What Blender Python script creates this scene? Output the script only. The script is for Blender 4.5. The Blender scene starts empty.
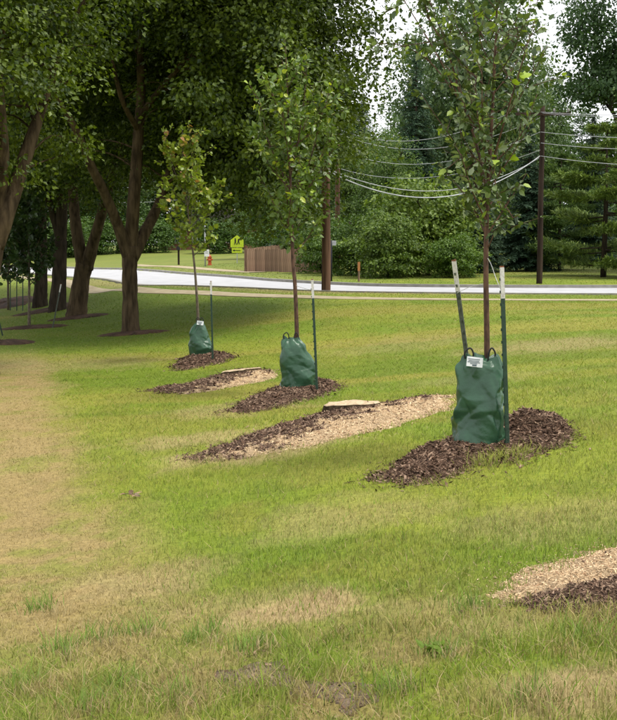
import bpy, math, random
import numpy as np
from mathutils import Vector, Matrix
from mathutils.geometry import delaunay_2d_cdt

# ------------------------------------------------------------------ camera
W0, H0, FPX, HZ = 617.0, 720.0, 1160.0, 245.0
EYE = np.array([0.0, 0.0, 1.6])
PITCH = math.atan((H0 / 2 - HZ) / FPX)
sc = bpy.context.scene
COL = sc.collection
cam_d = bpy.data.cameras.new('camera')
cam_d.sensor_width = 36.0
cam_d.lens = 36.0 * FPX / H0 / math.cos(PITCH) * math.cos(PITCH)
cam_d.clip_start = 0.1
cam_d.clip_end = 3000
cam = bpy.data.objects.new('camera', cam_d)
cam.location = EYE
cam.rotation_euler = (math.radians(90) - PITCH, 0, 0)
COL.objects.link(cam)
sc.camera = cam

# ------------------------------------------------------------------ sky and sun (bright overcast)
SUN_EL, SUN_AZ = math.radians(66), math.radians(105)      # azimuth clockwise from +Y: high, off to the right
wd = bpy.data.worlds.new('World'); sc.world = wd; wd.use_nodes = True
nt = wd.node_tree; nt.nodes.clear()
sky = nt.nodes.new('ShaderNodeTexSky'); sky.sky_type = 'NISHITA'; sky.sun_disc = False
sky.sun_elevation = SUN_EL; sky.sun_rotation = SUN_AZ; sky.dust_density = 4.0; sky.air_density = 1.0
hs = nt.nodes.new('ShaderNodeHueSaturation'); hs.inputs['Saturation'].default_value = 0.10
mxs = nt.nodes.new('ShaderNodeMixRGB'); mxs.inputs[0].default_value = 0.72
mxs.inputs[2].default_value = (7.2, 7.3, 7.6, 1)           # the even cloud sheet
bg = nt.nodes.new('ShaderNodeBackground'); bg.inputs['Strength'].default_value = 0.105
wo = nt.nodes.new('ShaderNodeOutputWorld')
nt.links.new(sky.outputs[0], hs.inputs['Color']); nt.links.new(hs.outputs[0], mxs.inputs[1])
nt.links.new(mxs.outputs[0], bg.inputs[0]); nt.links.new(bg.outputs[0], wo.inputs[0])
sd = bpy.data.lights.new('sun', 'SUN'); sd.energy = 1.5; sd.angle = math.radians(14); sd.color = (1.0, 0.95, 0.86)
sun = bpy.data.objects.new('sun', sd); COL.objects.link(sun)
sv = Vector((math.sin(SUN_AZ) * math.cos(SUN_EL), math.cos(SUN_AZ) * math.cos(SUN_EL), math.sin(SUN_EL)))
sun.rotation_euler = sv.to_track_quat('Z', 'Y').to_euler()
sun.location = (20, -30, 40)
sc.view_settings.view_transform = 'Standard'; sc.view_settings.look = 'None'
sc.view_settings.exposure = 1.15; sc.view_settings.gamma = 1.0
sc.render.engine = 'CYCLES'
sc.cycles.max_bounces = 6; sc.cycles.diffuse_bounces = 4; sc.cycles.glossy_bounces = 2
sc.cycles.transmission_bounces = 4
sc.cycles.use_denoising = True

# ------------------------------------------------------------------ pixel helpers
cP, sP = math.cos(PITCH), math.sin(PITCH)
def ray(px, py):
    u = (px - W0 / 2) / FPX; v = -(py - H0 / 2) / FPX
    return np.array([u, cP + v * sP, -sP + v * cP])
def at(px, py, Y):
    d = ray(px, py); return EYE + d * (Y / d[1])

# ------------------------------------------------------------------ noise
def _h(ix, iy, iz, s):
    n = (ix.astype(np.int64) * 374761393 + iy.astype(np.int64) * 668265263 + iz.astype(np.int64) * 2147483647 + s * 1274126177) & 0xffffffff
    n = ((n ^ (n >> 13)) * 1274126177) & 0xffffffff
    n = (n ^ (n >> 16)) & 0xffffff
    return n / float(0xffffff)
def vnoise(x, y, z=None, s=0):
    x = np.asarray(x, float); y = np.asarray(y, float)
    z = np.zeros_like(x) if z is None else np.asarray(z, float)
    ix, iy, iz = np.floor(x), np.floor(y), np.floor(z)
    fx, fy, fz = x - ix, y - iy, z - iz
    fx, fy, fz = [t * t * (3 - 2 * t) for t in (fx, fy, fz)]
    r = 0
    for a in (0, 1):
        for b in (0, 1):
            for c in (0, 1):
                w = (fx if a else 1 - fx) * (fy if b else 1 - fy) * (fz if c else 1 - fz)
                r = r + w * _h(ix + a, iy + b, iz + c, s)
    return r
def fbm(x, y, s=0, o=4, z=None):
    t, a, f, n = 0, 0.5, 1.0, 0
    for k in range(o):
        t = t + a * vnoise(x * f + 17.3 * k, y * f + 5.1 * k, None if z is None else z * f, s + k); n += a; a *= .5; f *= 2.03
    return t / n
def sst(a, b, x):
    t = np.clip((x - a) / (b - a), 0, 1); return t * t * (3 - 2 * t)

# ------------------------------------------------------------------ mesh helpers
def mesh_np(name, V, Fs, col=None, smooth=False):
    V = np.asarray(V, np.float32)
    if not isinstance(Fs, list): Fs = [Fs]
    Fs = [np.asarray(f, np.int32) for f in Fs if len(f)]
    me = bpy.data.meshes.new(name)
    me.vertices.add(len(V)); me.vertices.foreach_set('co', V.ravel())
    loops = np.concatenate([f.ravel() for f in Fs])
    tot = np.concatenate([np.full(len(f), f.shape[1], np.int32) for f in Fs])
    st = np.concatenate([[0], np.cumsum(tot)[:-1]]).astype(np.int32)
    me.loops.add(len(loops)); me.loops.foreach_set('vertex_index', loops)
    me.polygons.add(len(tot)); me.polygons.foreach_set('loop_start', st); me.polygons.foreach_set('loop_total', tot)
    me.polygons.foreach_set('use_smooth', np.full(len(tot), bool(smooth)))
    if col is not None:
        at_ = me.attributes.new('col', 'FLOAT_COLOR', 'POINT')
        c = np.ones((len(V), 4), np.float32); c[:, :3] = col
        at_.data.foreach_set('color', c.ravel())
    me.update(calc_edges=True); me.validate()
    return me
def link(name, me, mat=None, parent=None, loc=None):
    o = bpy.data.objects.new(name, me)
    if mat is not None and me is not None and not me.materials: me.materials.append(mat)
    COL.objects.link(o)
    if parent is not None: o.parent = parent
    if loc is not None: o.location = loc
    return o
def tag(o, label=None, cat=None, group=None, kind=None):
    if label: o['label'] = label
    if cat: o['category'] = cat
    if group: o['group'] = group
    if kind: o['kind'] = kind
    return o
def empty(name, loc, rz=0.0):
    o = bpy.data.objects.new(name, None); COL.objects.link(o)
    o.location = loc; o.rotation_euler = (0, 0, rz); o.empty_display_size = .3
    return o
class MB:
    """collects pieces into one mesh"""
    def __init__(s): s.V = []; s.F = {}; s.C = []; s.n = 0
    def add(s, V, F, col=None):
        V = np.asarray(V, float); F = np.asarray(F, int)
        s.V.append(V); s.F.setdefault(F.shape[1], []).append(F + s.n); s.n += len(V)
        s.C.append(np.tile(np.array(col if col is not None else (1, 1, 1), float), (len(V), 1)) if col is None or np.ndim(col) == 1 else col)
        return s
    def box(s, c, h, R=None, col=None):
        v = np.array([(x, y, z) for x in (-1, 1) for y in (-1, 1) for z in (-1, 1)], float) * np.asarray(h, float)
        if R is not None: v = v @ np.asarray(R).T
        f = [(0, 1, 3, 2), (4, 6, 7, 5), (0, 4, 5, 1), (2, 3, 7, 6), (0, 2, 6, 4), (1, 5, 7, 3)]
        return s.add(v + np.asarray(c, float), f, col)
    def tube(s, P, R, n=8, cap=True, col=None):
        V, F, caps = tube(P, R, n); s.add(V, F, col)
        if cap:
            b = s.n - len(V)
            s.F.setdefault(n, []).append(np.array([caps[0]]) + b); s.F[n].append(np.array([caps[1]]) + b)
        return s
    def mesh(s, name, smooth=False, use_col=False):
        return mesh_np(name, np.concatenate(s.V), [np.concatenate(f) for f in s.F.values()], np.concatenate(s.C) if use_col else None, smooth)
def tube(P, R, n=8):
    P = np.asarray(P, float); m = len(P); R = np.broadcast_to(np.asarray(R, float), (m,))
    T = np.gradient(P, axis=0); T /= np.linalg.norm(T, axis=1)[:, None] + 1e-9
    up = np.array([1.0, 0, 0]) if abs(T[0][0]) < .8 else np.array([0, 1.0, 0])
    V = []
    for i in range(m):
        a = up - T[i] * (up @ T[i]); a /= np.linalg.norm(a) + 1e-9; up = a
        b = np.cross(T[i], a)
        th = np.arange(n) * 2 * math.pi / n
        V.append(P[i] + R[i] * (np.cos(th)[:, None] * a + np.sin(th)[:, None] * b))
    V = np.concatenate(V)
    i, j = np.meshgrid(np.arange(m - 1), np.arange(n), indexing='ij'); i = i.ravel(); j = j.ravel(); k = (j + 1) % n
    F = np.stack([i * n + j, i * n + k, (i + 1) * n + k, (i + 1) * n + j], 1)
    return V, F, (list(range(n))[::-1], list(range((m - 1) * n, m * n)))
def spline(P, k=6):
    P = np.asarray(P, float); Q = np.vstack([2 * P[0] - P[1], P, 2 * P[-1] - P[-2]]); out = []
    for i in range(1, len(Q) - 2):
        for t in np.linspace(0, 1, k, endpoint=False):
            a, b, c, d = Q[i - 1:i + 3]
            out.append(.5 * (2 * b + (c - a) * t + (2 * a - 5 * b + 4 * c - d) * t * t + (3 * b - a - 3 * c + d) * t ** 3))
    out.append(P[-1]); return np.array(out)

# ------------------------------------------------------------------ materials
def mat_new(name, rough=.8, spec=.3):
    m = bpy.data.materials.new(name); m.use_nodes = True
    b = m.node_tree.nodes['Principled BSDF']; b.inputs['Roughness'].default_value = rough
    b.inputs['Specular IOR Level'].default_value = spec
    return m, m.node_tree, b
def noisy(name, c1, c2, scale=6, rough=.8, bump=.3, bscale=None, stretch=(1, 1, 1), detail=6, spec=.3, dist=.01, lo=.35, hi=.65):
    m, t, b = mat_new(name, rough, spec)
    tc = t.nodes.new('ShaderNodeTexCoord'); mp = t.nodes.new('ShaderNodeMapping'); mp.inputs['Scale'].default_value = stretch
    n = t.nodes.new('ShaderNodeTexNoise'); n.inputs['Scale'].default_value = scale; n.inputs['Detail'].default_value = detail
    r = t.nodes.new('ShaderNodeValToRGB'); r.color_ramp.elements[0].color = (*c1, 1); r.color_ramp.elements[1].color = (*c2, 1)
    r.color_ramp.elements[0].position = lo; r.color_ramp.elements[1].position = hi
    t.links.new(tc.outputs['Object'], mp.inputs[0]); t.links.new(mp.outputs[0], n.inputs['Vector'])
    t.links.new(n.outputs[0], r.inputs[0]); t.links.new(r.outputs[0], b.inputs['Base Color'])
    if bump:
        n2 = t.nodes.new('ShaderNodeTexNoise'); n2.inputs['Scale'].default_value = bscale or scale * 3; n2.inputs['Detail'].default_value = 5
        t.links.new(mp.outputs[0], n2.inputs['Vector'])
        bp = t.nodes.new('ShaderNodeBump'); bp.inputs['Strength'].default_value = bump; bp.inputs['Distance'].default_value = dist
        t.links.new(n2.outputs[0], bp.inputs['Height']); t.links.new(bp.outputs[0], b.inputs['Normal'])
    return m
def leaf_mat(name, trans=.28, rough=.5, spec=.35, tboost=(1.25, 1.3, .7)):
    """leaf colour from the mesh's own per-leaf attribute times the object's colour"""
    m, t, b = mat_new(name, rough, spec)
    a = t.nodes.new('ShaderNodeAttribute'); a.attribute_name = 'col'
    oi = t.nodes.new('ShaderNodeObjectInfo')
    mx = t.nodes.new('ShaderNodeMixRGB'); mx.blend_type = 'MULTIPLY'; mx.inputs[0].default_value = 1
    t.links.new(a.outputs['Color'], mx.inputs[1]); t.links.new(oi.outputs['Color'], mx.inputs[2])
    t.links.new(mx.outputs[0], b.inputs['Base Color'])
    tr = t.nodes.new('ShaderNodeBsdfTranslucent')
    m2 = t.nodes.new('ShaderNodeMixRGB'); m2.blend_type = 'MULTIPLY'; m2.inputs[0].default_value = 1; m2.inputs[2].default_value = (*tboost, 1)
    t.links.new(mx.outputs[0], m2.inputs[1]); t.links.new(m2.outputs[0], tr.inputs['Color'])
    ms = t.nodes.new('ShaderNodeMixShader'); ms.inputs[0].default_value = trans
    t.links.new(b.outputs[0], ms.inputs[1]); t.links.new(tr.outputs[0], ms.inputs[2])
    t.links.new(ms.outputs[0], t.nodes['Material Output'].inputs[0])
    return m
def col_mat(name, rough=.9, spec=.2, nscale=60, namt=.5, bump=.5, dist=.01, obj_col=False):
    """surface colour from the mesh attribute, broken up by fine noise"""
    m, t, b = mat_new(name, rough, spec)
    a = t.nodes.new('ShaderNodeAttribute'); a.attribute_name = 'col'
    tc = t.nodes.new('ShaderNodeTexCoord')
    n = t.nodes.new('ShaderNodeTexNoise'); n.inputs['Scale'].default_value = nscale; n.inputs['Detail'].default_value = 8; n.inputs['Roughness'].default_value = .7
    t.links.new(tc.outputs['Object'], n.inputs['Vector'])
    mr = t.nodes.new('ShaderNodeMapRange'); mr.inputs['From Min'].default_value = .3; mr.inputs['From Max'].default_value = .7
    mr.inputs['To Min'].default_value = 1 - namt; mr.inputs['To Max'].default_value = 1 + namt
    t.links.new(n.outputs[0], mr.inputs[0])
    mx = t.nodes.new('ShaderNodeVectorMath'); mx.operation = 'MULTIPLY'
    t.links.new(a.outputs['Color'], mx.inputs[0]); t.links.new(mr.outputs[0], mx.inputs[1])
    t.links.new(mx.outputs[0], b.inputs['Base Color'])
    bp = t.nodes.new('ShaderNodeBump'); bp.inputs['Strength'].default_value = bump; bp.inputs['Distance'].default_value = dist
    t.links.new(n.outputs[0], bp.inputs['Height']); t.links.new(bp.outputs[0], b.inputs['Normal'])
    return m
M = {}
M['lawn'] = col_mat('lawn_soil_and_turf', nscale=25, namt=.35, bump=.6, dist=.03)
M['grass'] = leaf_mat('grass_blade', trans=.30, rough=.55, spec=.25, tboost=(1.1, 1.15, .7))
# thin blades scatter light much like the turf surface they make up: ease their normals towards the vertical
_t = M['grass'].node_tree; _g = _t.nodes.new('ShaderNodeNewGeometry'); _v = _t.nodes.new('ShaderNodeVectorMath'); _v.operation = 'SCALE'; _v.inputs['Scale'].default_value = .75
_a = _t.nodes.new('ShaderNodeVectorMath'); _a.operation = 'ADD'; _a.inputs[1].default_value = (0, 0, .65); _nm = _t.nodes.new('ShaderNodeVectorMath'); _nm.operation = 'NORMALIZE'
_t.links.new(_g.outputs['Normal'], _v.inputs[0]); _t.links.new(_v.outputs[0], _a.inputs[0]); _t.links.new(_a.outputs[0], _nm.inputs[0])
_t.links.new(_nm.outputs[0], _t.nodes['Principled BSDF'].inputs['Normal'])
M['mulch'] = col_mat('bark_mulch', nscale=55, namt=.6, bump=1.0, dist=.03)
M['chip'] = col_mat('wood_chip', nscale=30, namt=.3, bump=.3)
M['leaf'] = leaf_mat('tree_leaf')
M['leaf_gloss'] = leaf_mat('sapling_leaf', trans=.25, rough=.42, spec=.5)
M['needle'] = leaf_mat('conifer_needle', trans=.12, rough=.6, spec=.25)
M['bark'] = noisy('maple_bark', (.034, .024, .014), (.098, .070, .040), 9, .95, .9, 22, (1, 1, .22), dist=.04, spec=.1)
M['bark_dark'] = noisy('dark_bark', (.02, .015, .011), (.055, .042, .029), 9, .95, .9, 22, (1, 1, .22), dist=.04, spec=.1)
M['bark_young'] = noisy('young_bark', (.040, .020, .013), (.125, .066, .040), 30, .7, .5, 60, (1, 1, .35), dist=.006)
M['bark_grey'] = noisy('grey_young_bark', (.06, .045, .03), (.15, .12, .08), 30, .7, .5, 60, (1, 1, .35), dist=.006)
M['pole'] = noisy('creosote_wood', (.045, .026, .016), (.13, .075, .045), 6, .9, .8, 30, (1, 1, .08), dist=.02, spec=.1)
M['pole_dark'] = noisy('old_dark_pole_wood', (.018, .012, .009), (.05, .034, .024), 6, .9, .8, 30, (1, 1, .08), dist=.02, spec=.1)
M['road'] = noisy('concrete_road', (.34, .34, .35), (.41, .41, .42), 1.2, .75, .2, 40, detail=9)
M['kerb'] = noisy('concrete_kerb', (.22, .21, .18), (.30, .285, .25), 4, .85, .3)
M['walk'] = noisy('concrete_sidewalk', (.28, .225, .13), (.37, .31, .20), 3, .85, .3)
M['steel_green'] = noisy('green_post_paint', (.012, .035, .02), (.022, .06, .034), 25, .5, .2, 60, spec=.5)
M['steel_grey'] = noisy('weathered_green_post_paint', (.05, .06, .045), (.10, .115, .09), 25, .6, .2, 60)
M['white_paint'] = noisy('chipped_white_paint', (.40, .37, .33), (.60, .585, .555), 40, .6, .2, 80, lo=.3, hi=.5)
M['rust'] = noisy('rust', (.16, .06, .025), (.26, .11, .05), 40, .8, .3)
M['strap'] = noisy('black_strap', (.015, .015, .015), (.03, .03, .03), 60, .7, .2)
M['tie'] = noisy('pale_tie_wire', (.38, .38, .36), (.55, .55, .53), 80, .5, .1)
M['wire'] = noisy('weathered_cable', (.30, .31, .32), (.45, .46, .47), 3, .5, 0)
M['cedar'] = noisy('weathered_fence_wood', (.19, .115, .075), (.31, .20, .135), 5, .85, .4, 30, (3, 3, .4))
M['cut_wood'] = noisy('cut_wood', (.34, .25, .15), (.52, .41, .27), 25, .85, .5, 60)
M['insul'] = noisy('insulator', (.16, .15, .14), (.25, .24, .22), 20, .3, 0)
_t = M['cedar'].node_tree; _oi = _t.nodes.new('ShaderNodeObjectInfo'); _mr = _t.nodes.new('ShaderNodeMapRange'); _mr.inputs['To Min'].default_value = .65; _mr.inputs['To Max'].default_value = 1.35
_vm = _t.nodes.new('ShaderNodeVectorMath'); _vm.operation = 'MULTIPLY'; _b = _t.nodes['Principled BSDF']; _src = _b.inputs['Base Color'].links[0].from_socket
_t.links.new(_oi.outputs['Random'], _mr.inputs[0]); _t.links.new(_src, _vm.inputs[0]); _t.links.new(_mr.outputs[0], _vm.inputs[1]); _t.links.new(_vm.outputs[0], _b.inputs['Base Color'])
def plain(name, c, rough=.6, spec=.3, v=.12, scale=14):
    return noisy(name, tuple(x * (1 - v) for x in c), tuple(min(1, x * (1 + v)) for x in c), scale, rough, .08, 40, spec=spec)
M['sign_yellow'] = plain('sign_yellow_green', (.48, .60, .03), .45)
M['sign_black'] = plain('sign_black', (.012, .012, .012), .5)
M['sign_white'] = plain('sign_white', (.72, .73, .74), .5)
M['galv'] = plain('galvanised_steel', (.36, .37, .38), .5)
M['hyd'] = plain('hydrant_red', (.42, .085, .03), .5)
M['orange'] = plain('marker_orange', (.40, .17, .06), .5)
M['brick'] = noisy('far_brick', (.20, .09, .06), (.30, .15, .10), 2, .9, .2)
M['roof'] = noisy('far_roof_shingle', (.05, .045, .04), (.09, .08, .075), 3, .9, .3)
M['trim'] = plain('white_trim', (.7, .7, .68))
M['glass'] = plain('window_glass', (.03, .04, .05), .08, .6)
M['black'] = plain('black_paint', (.014, .014, .016), .5)
M['paper'] = plain('label_paper', (.62, .64, .64), .5)
M['ink'] = plain('label_ink', (.07, .10, .11), .6)

# ------------------------------------------------------------------ terrain
# (x, y, z) of ground: from pixels whose distance is known from the size of what stands there
_ctrl = []
for px, py, Y in [(480, 447, 10), (296, 393, 16.6), (202, 361, 23.7), (131, 333, 31.5), (77, 317, 38), (58, 311, 43), (40, 307, 46),
                  (29, 327, 35), (2, 343, 29), (0, 400, 17.2), (0, 500, 10), (0, 600, 7), (0, 720, 4.7), (308, 720, 4.2), (617, 720, 3.9)]:
    _ctrl.append(at(px, py, Y))
for x, y, z in [(0, 0, 0), (-4, -6, 0), (5, -6, .1), (3, 3, .05), (5, 12, .12), (8, 18, .1), (4, 24, -.16), (2, 30, -.14), (12, 28, 0), (-4, 4, -.45), (-10, 12, -.8), (-14, 24, -.95), (-20, 40, -.9),
                (-6, 0, -.4), (-20, 0, -.7), (30, 20, .2), (20, 0, .3), (-22, 60, -.3), (-32, 80, -.2), (-30, 20, -1.0), (60, 40, .1), (60, 0, .4), (-60, 40, -.8), (-60, 0, -.6),
                (-13.5, 60, -.10), (-10.8, 51.7, -.08), (-7.2, 45, -.07), (-4.4, 46.7, -.06), (-4, 40.7, -.05), (-.5, 37.5, -.05), (.6, 41.6, -.05), (2.8, 35.4, -.05), (6, 34.8, -.05), (12, 34.5, -.05),
                (10.7, 40, -.05), (5, 40.5, -.05), (5.8, 47, -.05), (12, 45, -.05), (20, 40, -.05), (20, 46, -.05), (.75, 49.7, -.05), (-2.3, 56, -.05), (-7, 71, -.05), (-12.7, 87, -.03), (-21.5, 103, 0), (-30, 112, 0), (-20, 80, -.1),
                (30, 38, -.05), (30, 47, -.05), (0, 62, -.02), (-4, 72, -.02), (8, 62, .05), (20, 62, .1), (35, 62, .1), (-5.5, 85, .3), (5, 85, .5), (20, 85, .5), (-18, 130, .8), (-30, 130, .6), (0, 130, 1.0), (40, 130, .8), (-60, 130, .3), (-60, 90, -.2), (-25, 160, 1.0), (10, 160, 1.2), (60, 90, .5)]:
    _ctrl.append(np.array([x, y, z], float))
_ctrl = np.array(_ctrl)
_P = _ctrl[:, :2] / 20.0
def _phi(r): return np.where(r > 1e-9, r * r * np.log(r + 1e-12), 0)
_n = len(_P)
_A = np.zeros((_n + 3, _n + 3))
_A[:_n, :_n] = _phi(np.linalg.norm(_P[:, None] - _P[None], axis=2)) + np.eye(_n) * .002
_A[:_n, _n] = 1; _A[:_n, _n + 1:] = _P; _A[_n, :_n] = 1; _A[_n + 1:, :_n] = _P.T
_wt = np.linalg.solve(_A, np.concatenate([_ctrl[:, 2], np.zeros(3)]))
ROADC = spline([(60, 40.5), (40, 42.3), (20, 43), (10.8, 42.9), (5.4, 43.6), (.2, 45.8), (-3.6, 51.0), (-6.8, 57.5), (-10.2, 66.0), (-15.5, 77), (-25, 92), (-40, 108), (-60, 122)], 8)
ROADW = 3.9
def seg_dist(x, y, P):
    d = np.full(np.shape(x), 1e9)
    for a, b in zip(P[:-1], P[1:]):
        v = b - a; L = v @ v
        t = np.clip(((x - a[0]) * v[0] + (y - a[1]) * v[1]) / L, 0, 1)
        d = np.minimum(d, np.hypot(x - a[0] - t * v[0], y - a[1] - t * v[1]))
    return d
def base_z(x, y):
    x = np.asarray(x, float); y = np.asarray(y, float)
    xc = np.clip(x, -70, 70) / 20; yc = np.clip(y, -10, 165) / 20
    sh = xc.shape; xf, yf = xc.ravel(), yc.ravel(); z = np.zeros(len(xf))
    for s in range(0, len(xf), 40000):
        a, b = xf[s:s + 40000], yf[s:s + 40000]
        z[s:s + 40000] = _phi(np.hypot(a[:, None] - _P[:, 0], b[:, None] - _P[:, 1])) @ _wt[:_n] + _wt[_n] + a * _wt[_n + 1] + b * _wt[_n + 2]
    return z.reshape(sh)
def ground(x, y):
    x = np.asarray(x, float); y = np.asarray(y, float)
    z = base_z(x, y)
    z = z + (fbm(x * .9, y * .9, 3, 3) - .5) * .05 * sst(60, 20, y) + (fbm(x * 4.5, y * 4.5, 9, 3) - .5) * .035 * sst(20, 6, y)
    far = (y > 30)
    if np.any(far):
        d = np.full(np.shape(x), 50.0)
        d = np.where(far, seg_dist(x, y, ROADC[::3] if len(ROADC) > 30 else ROADC), d)
        z = z - .12 * (1 - sst(ROADW, ROADW + .35, d)) * far
    return z
def gz(x, y): return float(ground(np.array([x]), np.array([y]))[0])
def hit(px, py, y0=2.5, y1=170):
    d = ray(px, py); Y = np.concatenate([np.arange(y0, 40, .05), np.arange(40, y1, .25)])
    P = EYE + d * (Y / d[1])[:, None]
    g = ground(P[:, 0], P[:, 1]); k = np.argmax(P[:, 2] <= g)
    if P[k, 2] > g[k]: k = len(Y) - 1
    return np.array([P[k, 0], P[k, 1], g[k]])
def rowu(x, y): return x + .267 * y            # lateral coordinate across the row of young trees

# patches of mulch and chips: outlines read in the photograph, laid on the ground
OUT = {
 'm1': [(372, 480), (398, 466), (425, 455), (447, 441), (487, 434), (518, 425), (548, 424), (572, 436), (560, 447), (530, 456), (505, 464), (470, 470), (435, 484), (400, 487)],
 'm2': [(228, 412), (250, 399), (272, 389), (300, 383), (325, 381), (340, 386), (326, 395), (300, 402), (270, 410), (245, 415)],
 'm3': [(172, 368), (184, 358), (205, 354), (225, 353), (234, 357), (222, 363), (200, 367), (182, 371)],
 's1': [(192, 458), (225, 444), (262, 432), (300, 420), (335, 410), (380, 405), (425, 396), (455, 396), (450, 410), (410, 422), (360, 436), (310, 447), (250, 457), (215, 462)],
 's2': [(146, 391), (180, 385), (210, 378), (238, 371), (276, 370), (278, 377), (250, 384), (215, 391), (180, 395)],
 's0': [(478, 600), (510, 582), (555, 565), (600, 552), (640, 543), (690, 545), (700, 590), (650, 612), (600, 616), (540, 610), (500, 606)],
 'b0': [(205, 668), (240, 671), (285, 668), (315, 678), (350, 690), (372, 704), (345, 716), (310, 706), (270, 692), (225, 684)],
}
PW = {k: np.array([hit(*p)[:2] for p in v]) for k, v in OUT.items()}
def poly_sd(x, y, P):
    d = seg_dist(x, y, np.vstack([P, P[:1]])); ins = np.zeros(np.shape(x), bool)
    j = len(P) - 1
    for i in range(len(P)):
        a, b = P[i], P[j]
        c = ((a[1] > y) != (b[1] > y)) & (x < (b[0] - a[0]) * (y - a[1]) / (b[1] - a[1] + 1e-12) + a[0])
        ins ^= c; j = i
    return np.where(ins, d, -d)

DRY = [(300, 612, .42, 1.0), (575, 692, .33, .9), (250, 455, .8, .7), (190, 440, .9, .6), (420, 610, .4, .35), (560, 345, 1.8, .55), (470, 380, 1.0, .3), (150, 585, .5, .6), (250, 600, .5, .4), (340, 520, .7, .4), (560, 520, .8, .35), (230, 410, 1.0, .45), (60, 365, 2.0, .4), (400, 345, 1.8, .3), (500, 625, .35, .45)]
DRYW = [(*hit(px, py)[:2], r, a) for px, py, r, a in DRY]
def lawn_col(x, y):
    """turf colour by place: fresh green, olive, straw on the old strip and in worn patches"""
    g1 = np.array([.148, .205, .014]); g2 = np.array([.200, .232, .022]); ol = np.array([.258, .235, .040]); st = np.array([.30, .215, .090]); dk = np.array([.090, .150, .008])
    n1 = fbm(x * .55, y * .35, 21, 4); n2 = fbm(x * 2.2, y * 1.6, 31, 4); n3 = fbm(x * 9, y * 7, 41, 3)
    c = g1 + (g2 - g1) * sst(.38, .62, n1)[..., None]
    c = c + (dk - c) * (sst(.50, .72, n2) * .55)[..., None]
    c = c + (ol - c) * (sst(.50, .72, .6 * n2 + .4 * fbm(x * .3, y * .9, 77, 3)) * .5)[..., None]
    # mower bands running along the road
    band = fbm(x * .12 + 3, (y + .08 * x) * .62, 51, 3)
    c = c + (g1 * .82 - c) * (sst(.52, .66, band) * .65 * sst(9, 16, y))[..., None]
    c = c + (ol - c) * (sst(.55, .7, fbm(x * .10, (y + .1 * x) * .45, 61, 3)) * .75 * sst(11, 16, y))[..., None]
    # straw strip on the low side
    u = rowu(x, y) + (n2 - .5) * .9 + (n1 - .5) * .9
    nearfade = .30 + .70 * sst(4.8, 6.8, y)
    strip = (1 - sst(.55, 1.25, u)) * nearfade * sst(30, 22, y) * (.45 + .55 * sst(.33, .55, n2 * .6 + n3 * .4))
    far_strip = 1 - sst(-2.6, -1.2, u)             # greener again further over
    c = c + (st - c) * (strip * .92 * (1 - .6 * far_strip))[..., None]
    # foreground: mixed olive and straw
    fg = (1 - sst(4.6, 6.6, y)) * sst(.42, .62, n2 * .6 + n3 * .4) * .75
    c = c + (st * .95 - c) * fg[..., None]
    for dx, dy, r, a in DRYW:
        d = np.hypot((x - dx) * .8, (y - dy) * 1.15) / r + (n2 - .5) * 1.1 + (n3 - .5) * .6
        c = c + (np.array([.36, .27, .13]) - c) * ((1 - sst(.35, 1.1, d)) * a)[..., None]
    # shade under the big maples painted into the turf as a deeper green
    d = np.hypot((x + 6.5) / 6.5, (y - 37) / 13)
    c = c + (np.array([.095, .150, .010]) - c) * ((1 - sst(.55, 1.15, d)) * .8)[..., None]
    # dry verge beside the road and a duller lawn beyond it
    v = sst(-2.6, 0, -np.abs(y - (36.6 + .9 * np.clip(-x, 0, 30) + .035 * np.clip(-x, 0, 30) ** 2) - 3.6)) * sst(25, 15, x)
    c = c + (np.array([.25, .21, .085]) - c) * (v * .7)[..., None]
    c = c + (np.array([.15, .175, .045]) - c) * (sst(48, 62, y) * .6)[..., None]
    c = c * (.88 + .24 * n3)[..., None]
    return c

# ------------------------------------------------------------------ lawn sheet
def axis(fine0, fine1, step, lo, hi, g):
    a = list(np.arange(fine0, fine1 + 1e-6, step)); s = step
    while a[-1] < hi: s *= g; a.append(a[-1] + s)
    s = step
    while a[0] > lo: s *= g; a.insert(0, a[0] - s)
    return np.array(a)
ys = np.concatenate([axis(3.2, 9, .05, -40, 9, 1.35), np.arange(9.08, 18, .1), np.arange(18.1, 33, .2), np.arange(33.1, 62, .3), axis(62.4, 62.5, .5, 62.4, 1500, 1.07)])
ys = np.unique(np.round(ys, 3))
xs = np.concatenate([axis(-3.4, 3.4, .07, -3.4, 3.4, 1.2), np.arange(3.5, 7, .1), np.arange(-7, -3.45, .1), np.arange(7.2, 22, .45), np.arange(-24, -7.1, .45), axis(22.5, 23, .6, 22.5, 1200, 1.18), -axis(24.5, 25, .6, 24.5, 1200, 1.18)])
xs = np.unique(np.round(xs, 3))
gx, gy = np.meshgrid(xs, ys, indexing='ij')
gzv = ground(gx, gy)
nx, ny = gx.shape
ii, jj = np.meshgrid(np.arange(nx - 1), np.arange(ny - 1), indexing='ij')
gF = np.stack([(ii * ny + jj), ((ii + 1) * ny + jj), ((ii + 1) * ny + jj + 1), (ii * ny + jj + 1)], -1).reshape(-1, 4)
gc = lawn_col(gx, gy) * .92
lawn = link('lawn', mesh_np('lawn', np.stack([gx, gy, gzv], -1).reshape(-1, 3), gF, gc.reshape(-1, 3), True), M['lawn'])
tag(lawn, 'mown green lawn with straw patches sloping down from the road', 'lawn', kind='structure')

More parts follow.
